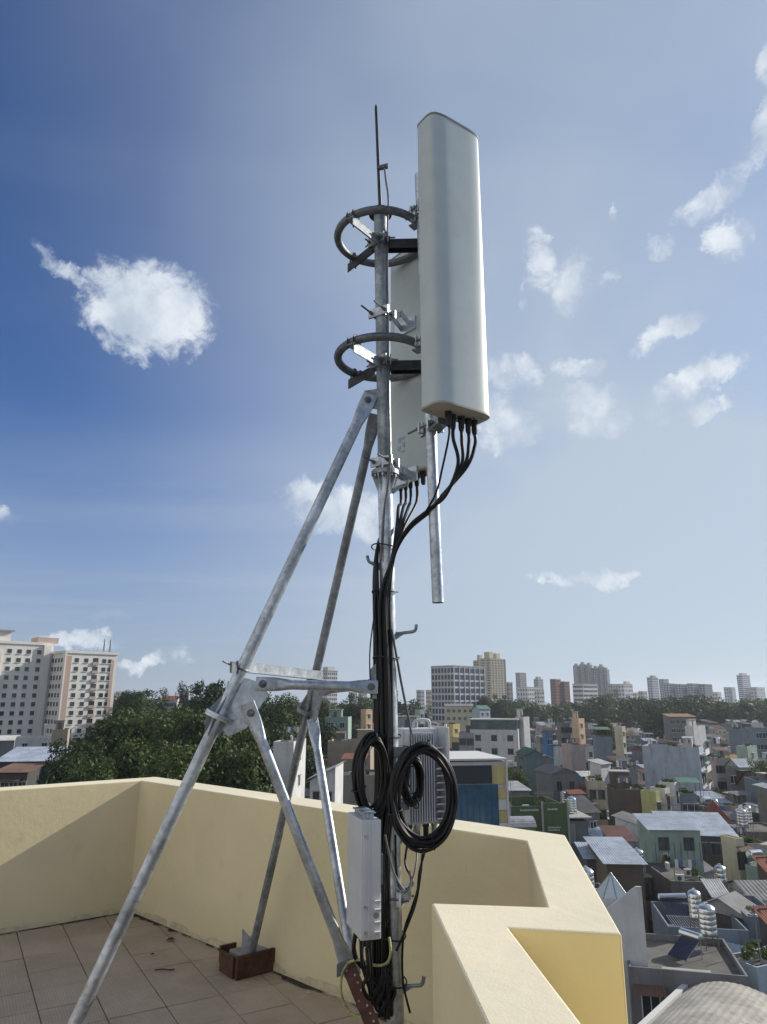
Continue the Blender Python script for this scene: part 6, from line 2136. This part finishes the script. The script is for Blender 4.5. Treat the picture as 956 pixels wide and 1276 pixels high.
tree('garden tree between the blue glass building and grey gabled house', 634, 956, 100, 1, .5, 'garden trees in the town')
tree('second garden tree close right of the first, among low roofs', 648, 962, 98, 0, .45, 'garden trees in the town')
tree('round tree among roofs right of the peach house', 752, 896, 190, 0, .7, 'garden trees in the town')
tree('leafy tree at the right edge before the grey terrace', 948, 945, 112, 1, .6, 'garden trees in the town')
tree('dark tree in front of the office block', 622, 866, 330, 4, .8, 'garden trees in the town')
tree('dark tree at the foot of the cream towers', 606, 868, 345, 0, .9, 'garden trees in the town')
tree('small dark tree beside the pale green narrow house', 822, 880, 260, 4, .9, 'garden trees in the town')

# far wood that reads as one band
rr = random.Random(42)
fw = MB()
for k in range(300):
    px = rr.uniform(120, 1010) if k % 4 else rr.uniform(640, 1010)
    Y = rr.uniform(480, 660)
    if 530 < px < 612 and rr.random() < .75: continue
    yt = 869 + 3.0 * math.sin(px * .021) + 2.5 * math.sin(px * .063 + 1) + rr.uniform(-4, 7)
    if px < 530: yt += 1
    p = at(px, yt, Y)
    Rc = rr.uniform(7, 11)
    for q in range(7):
        c = Vector((p.x + rr.uniform(-Rc, Rc) * .6, Y + rr.uniform(-Rc, Rc) * .5, p.z - Rc * rr.uniform(.5, 2.2)))
        leaf_clumps(fw, rr, c, Rc * .55, 55, 1.9, mi=rr.choice((0, 0, 1)))
    fw.cyl((p.x, Y, GZ), (p.x, Y, p.z - Rc), .4, .2, n=5, mi=2)
wood = link('far_wood', raw_mesh(fw, 'far_wood', [M['leaf'][2], M['leaf'][0], M['bark']]))
tag(wood, 'dark band of far trees along the skyline', 'woods', kind='stuff')

# ------------------------------------------------------------------ ordinary houses filling the quarter
rnd = random.Random(1234)
cands = []
A0 = R(9)
ca, sa = math.cos(A0), math.sin(A0)
row = 58.0
rowi = 0
while row < 475:
    depth = rnd.uniform(4.4, 6.4) * (1 + row / 800)
    u = -0.34 * row - 20
    umax = .66 * row + 26
    while u < umax:
        w = rnd.uniform(2.6, 4.1) * (1 + row / 1200)
        x = (u + w / 2) * ca - 0 * sa
        y = row + (u + w / 2) * sa * .55
        cands.append((x, y, w, depth * rnd.uniform(.82, 1.0)))
        u += w + (rnd.uniform(.05, .4) if rnd.random() < .8 else rnd.uniform(2, 4.5))
    row += depth + (rnd.uniform(.3, .9) if rowi % 2 else rnd.uniform(1.8, 3.0))
    rowi += 1


def clash(x, y, w, d):
    for fx, fy, frz, fw_, fd in FOOT:
        dx, dy = x - fx, y - fy
        c, s = math.cos(-frz), math.sin(-frz)
        lx, ly = dx * c - dy * s, dx * s + dy * c
        if abs(lx) < (fw_ + w) / 2 * .58 and abs(ly) < (fd + d) / 2 * .58:
            return True
    return False


specs = []
for x, y, w, d in cands:
    q = project((x, y, -19))
    if not (-30 < q[0] < 1010) or q[1] > 1330: continue
    if q[0] < 300 and y < 420: continue                          # the grove and what is set out by hand
    if clash(x, y, w, d): continue
    fl_ = rnd.choices((2, 3, 4, 5), (1, 4, 6, 3))[0]
    if y < 95: fl_ = min(fl_, 4)
    zt = GZ + fl_ * 3.35 + rnd.uniform(-1.5, 2.6)
    hwp = w * .62 * FPX / y
    for LY, x0_, x1_, yb_ in LMV:                               # keep the view to the landmarks behind open
        if LY > y + 2 and x0_ < q[0] + hwp and x1_ > q[0] - hwp:
            zt = min(zt, at(q[0], yb_ + rnd.uniform(-3, 5), y).z - .3)
    if zt < GZ + 5.5: continue
    fl_ = max(1, int((zt - GZ) / 3.35))
    specs.append((x, y, w, d, zt, fl_))
# front to back, leave out what the nearer ones hide completely
items = [(dist, pts, None) for dist, pts in HULLS]
for s_ in specs:
    x, y, w, d, zt, fl_ = s_
    items.append((math.hypot(x, y) - .5, corners(x, y, A0, w, d, GZ, zt + .3), s_))
par = [inner[1], inner[2], inner[3], outer[3], inner[4]]
for seg in ((L, A), (A, B)):
    mk = hull_mask([project(p) for p in (seg[0], seg[1])] + [project((p.x, p.y, -1.0)) for p in seg])
    if mk is not None:
        y0, y1, x0, x1, ok = mk; COVER[y0:y1, x0:x1] |= ok
for poly in ([oB, oC, oD, Dn, B],):
    mk = hull_mask([project(p) for p in poly] + [(640, 1276), (783, 1276)])
    if mk is not None:
        y0, y1, x0, x1, ok = mk; COVER[y0:y1, x0:x1] |= ok
keep = []
for dist, pts, s_ in sorted(items, key=lambda t: t[0]):
    mk = hull_mask([project(p) for p in pts])
    if mk is None: continue
    y0, y1, x0, x1, ok = mk
    new = int((ok & ~COVER[y0:y1, x0:x1]).sum())
    if s_ is not None and new < 12: continue
    COVER[y0:y1, x0:x1] |= ok
    if s_ is not None: keep.append((s_, new))

wallpick = ['white'] * 9 + ['pale grey'] * 8 + ['grey'] * 5 + ['cream'] * 3 + ['beige'] * 2 + ['pale blue'] * 2 + ['blue grey'] * 4 + ['mint green'] * 2 + ['yellow', 'pink', 'brown', 'peach', 'bare concrete', 'bare concrete', 'bare concrete', 'dark grey', 'dark grey', 'teal', 'lilac', 'bright blue']
roofpick = ['grey'] * 4 + ['rusty'] * 4 + ['silver'] * 3 + ['pale blue'] * 2 + ['dark red', 'dark red', 'red tile', 'red tile', 'green', 'slate', 'white', 'orange']


def where(px, py, short=False):
    best = sorted(LMARK, key=lambda t: math.hypot(t[1] - px, (t[2] - py) * 1.6))[0]
    dx, dy = px - best[1], py - best[2]
    if abs(dx) > abs(dy) * 1.1:
        rel = 'right of' if dx > 0 else 'left of'
    else:
        rel = 'behind' if dy < 0 else 'in front of'
    return rel + ' the ' + best[0]


ntank = 0
for (x, y, w, d, zt, fl_), new in keep:
    wc = rnd.choice(wallpick)
    kind = rnd.choices(('flat', 'shed', 'gable', 'gablex', 'vault', 'hip'), (8, 4, 2, 1.2, .5, .5))[0]
    rc = rnd.choice(roofpick)
    if y < 130 and rc in ('red tile', 'orange', 'dark red'): rc = 'grey'
    rz = A0 + rnd.gauss(0, .07) + (R(38) if rnd.random() < .42 else 0)
    px, py = project((x, y, zt))
    if kind == 'flat':
        desc = {0: 'flat-roofed house', 1: 'flat-roofed house'}[0]
    elif kind == 'vault':
        desc = 'house with %s vault roof' % rc
    elif kind == 'hip':
        desc = 'house with %s hip roof' % rc
    elif kind == 'shed':
        desc = 'house with sloping %s metal roof' % rc
    else:
        desc = 'house with %s gabled roof' % rc
    stair = canopy = False
    if kind == 'flat':
        r_ = rnd.random()
        blocked = any(LY > y + 2 and x0_ < px + 12 and x1_ > px - 12 and at(px, yb_, y).z < zt + 2.8 for LY, x0_, x1_, yb_ in LMV)
        if r_ < .62 and not blocked:
            stair = (rnd.uniform(-.15, .15) * w, rnd.uniform(-.2, .25) * d); desc = 'flat-roofed house with stair room'
        if rnd.random() < .45 and not blocked:
            cc = rnd.choice(roofpick)
            y0_ = -d / 2 + .4 if not stair else -d / 2 + .3
            canopy = (-w / 2 + .4, w / 2 - .4, y0_, y0_ + d * rnd.uniform(.25, .45), cc)
            desc = 'flat-roofed house with %s roof canopy' % cc
    lab = uniq('%s %s %s' % (wc, desc, where(px, py)))
    if len(lab.split()) > 16: lab = uniq('%s house %s' % (wc, where(px, py)))
    near = y < 125
    faces = 'FR' if rnd.random() < .5 else 'F'
    if rnd.random() < .5 and px > 600: faces += 'L'
    if rnd.random() < .12: faces = ''
    o = house('house', lab, x, y, rz, w, d, zt, wc, kind, rc, faces=faces, cols=max(1, int(w / 2.4)), floors=min(fl_, 3), near=near, register=False, group='houses of the dense quarter',
              balcony=(rnd.choice((True, 'white')) if rnd.random() < .35 and y < 300 else False), stair=stair, canopy=canopy, rise=rnd.uniform(.7, 1.6), parapet=rnd.uniform(.3, 1.1),
              frame=rnd.choice(('frame_white', 'frame_dark')), wsize=(rnd.uniform(.9, 1.5).__round__(1), rnd.uniform(1.2, 1.7).__round__(1)), hood=rnd.random() < .5, clutter=rnd.choice((4, 5, 6, 8)) if y < 300 else 3, side=rnd.choice(('grey', 'bare concrete', 'pale grey', 'dark grey', 'blue grey')) if rnd.random() < .6 else None)
    if kind == 'flat' and rnd.random() < .5 and y < 330:
        zt_ = o['zr'] + (2.76 if stair and rnd.random() < .6 else 0)
        if zt_ > o['zr'] + 1: ox, oy = stair
        else: ox, oy = rnd.uniform(-.3, .3) * w, -.3 * d
        if canopy and zt_ < o['zr'] + 1: oy = .35 * d
        c_, s__ = math.cos(rz), math.sin(rz)
        tx, ty = x + ox * c_ - oy * s__, y + ox * s__ + oy * c_
        water_tank(tx, ty, zt_, 'steel tank on %s house %s' % (wc, where(px, py)), r=rnd.uniform(.5, .72), hgt=rnd.uniform(1.3, 1.8), stand=rnd.uniform(.5, 1.2), lying=rnd.random() < .25)
        ntank += 1
for o in bpy.data.objects:
    if 'zr' in o: del o['zr']
print('filler houses', len(keep), 'tanks', ntank, 'objects', len(bpy.data.objects))

# ------------------------------------------------------------------ air
if HAZE > 0:
    hz_me = MB().span(-4100, 4100, -700, 4100, GZ - 1.0, 75.0).mesh('haze', [])
    hm = bpy.data.materials.new('haze_air')
    hm.use_nodes = True
    T = NT(hm.node_tree)
    pv = T.n('ShaderNodeVolumePrincipled', {'Color': (0.80, 0.88, 1.0, 1.0), 'Density': HAZE, 'Anisotropy': 0.35})
    T.n('ShaderNodeOutputMaterial', {'Volume': pv.outputs[0]})
    hz_me.materials.append(hm)
    tag(link('haze', hz_me), 'thin pale haze in the air over the town', 'haze', kind='stuff')
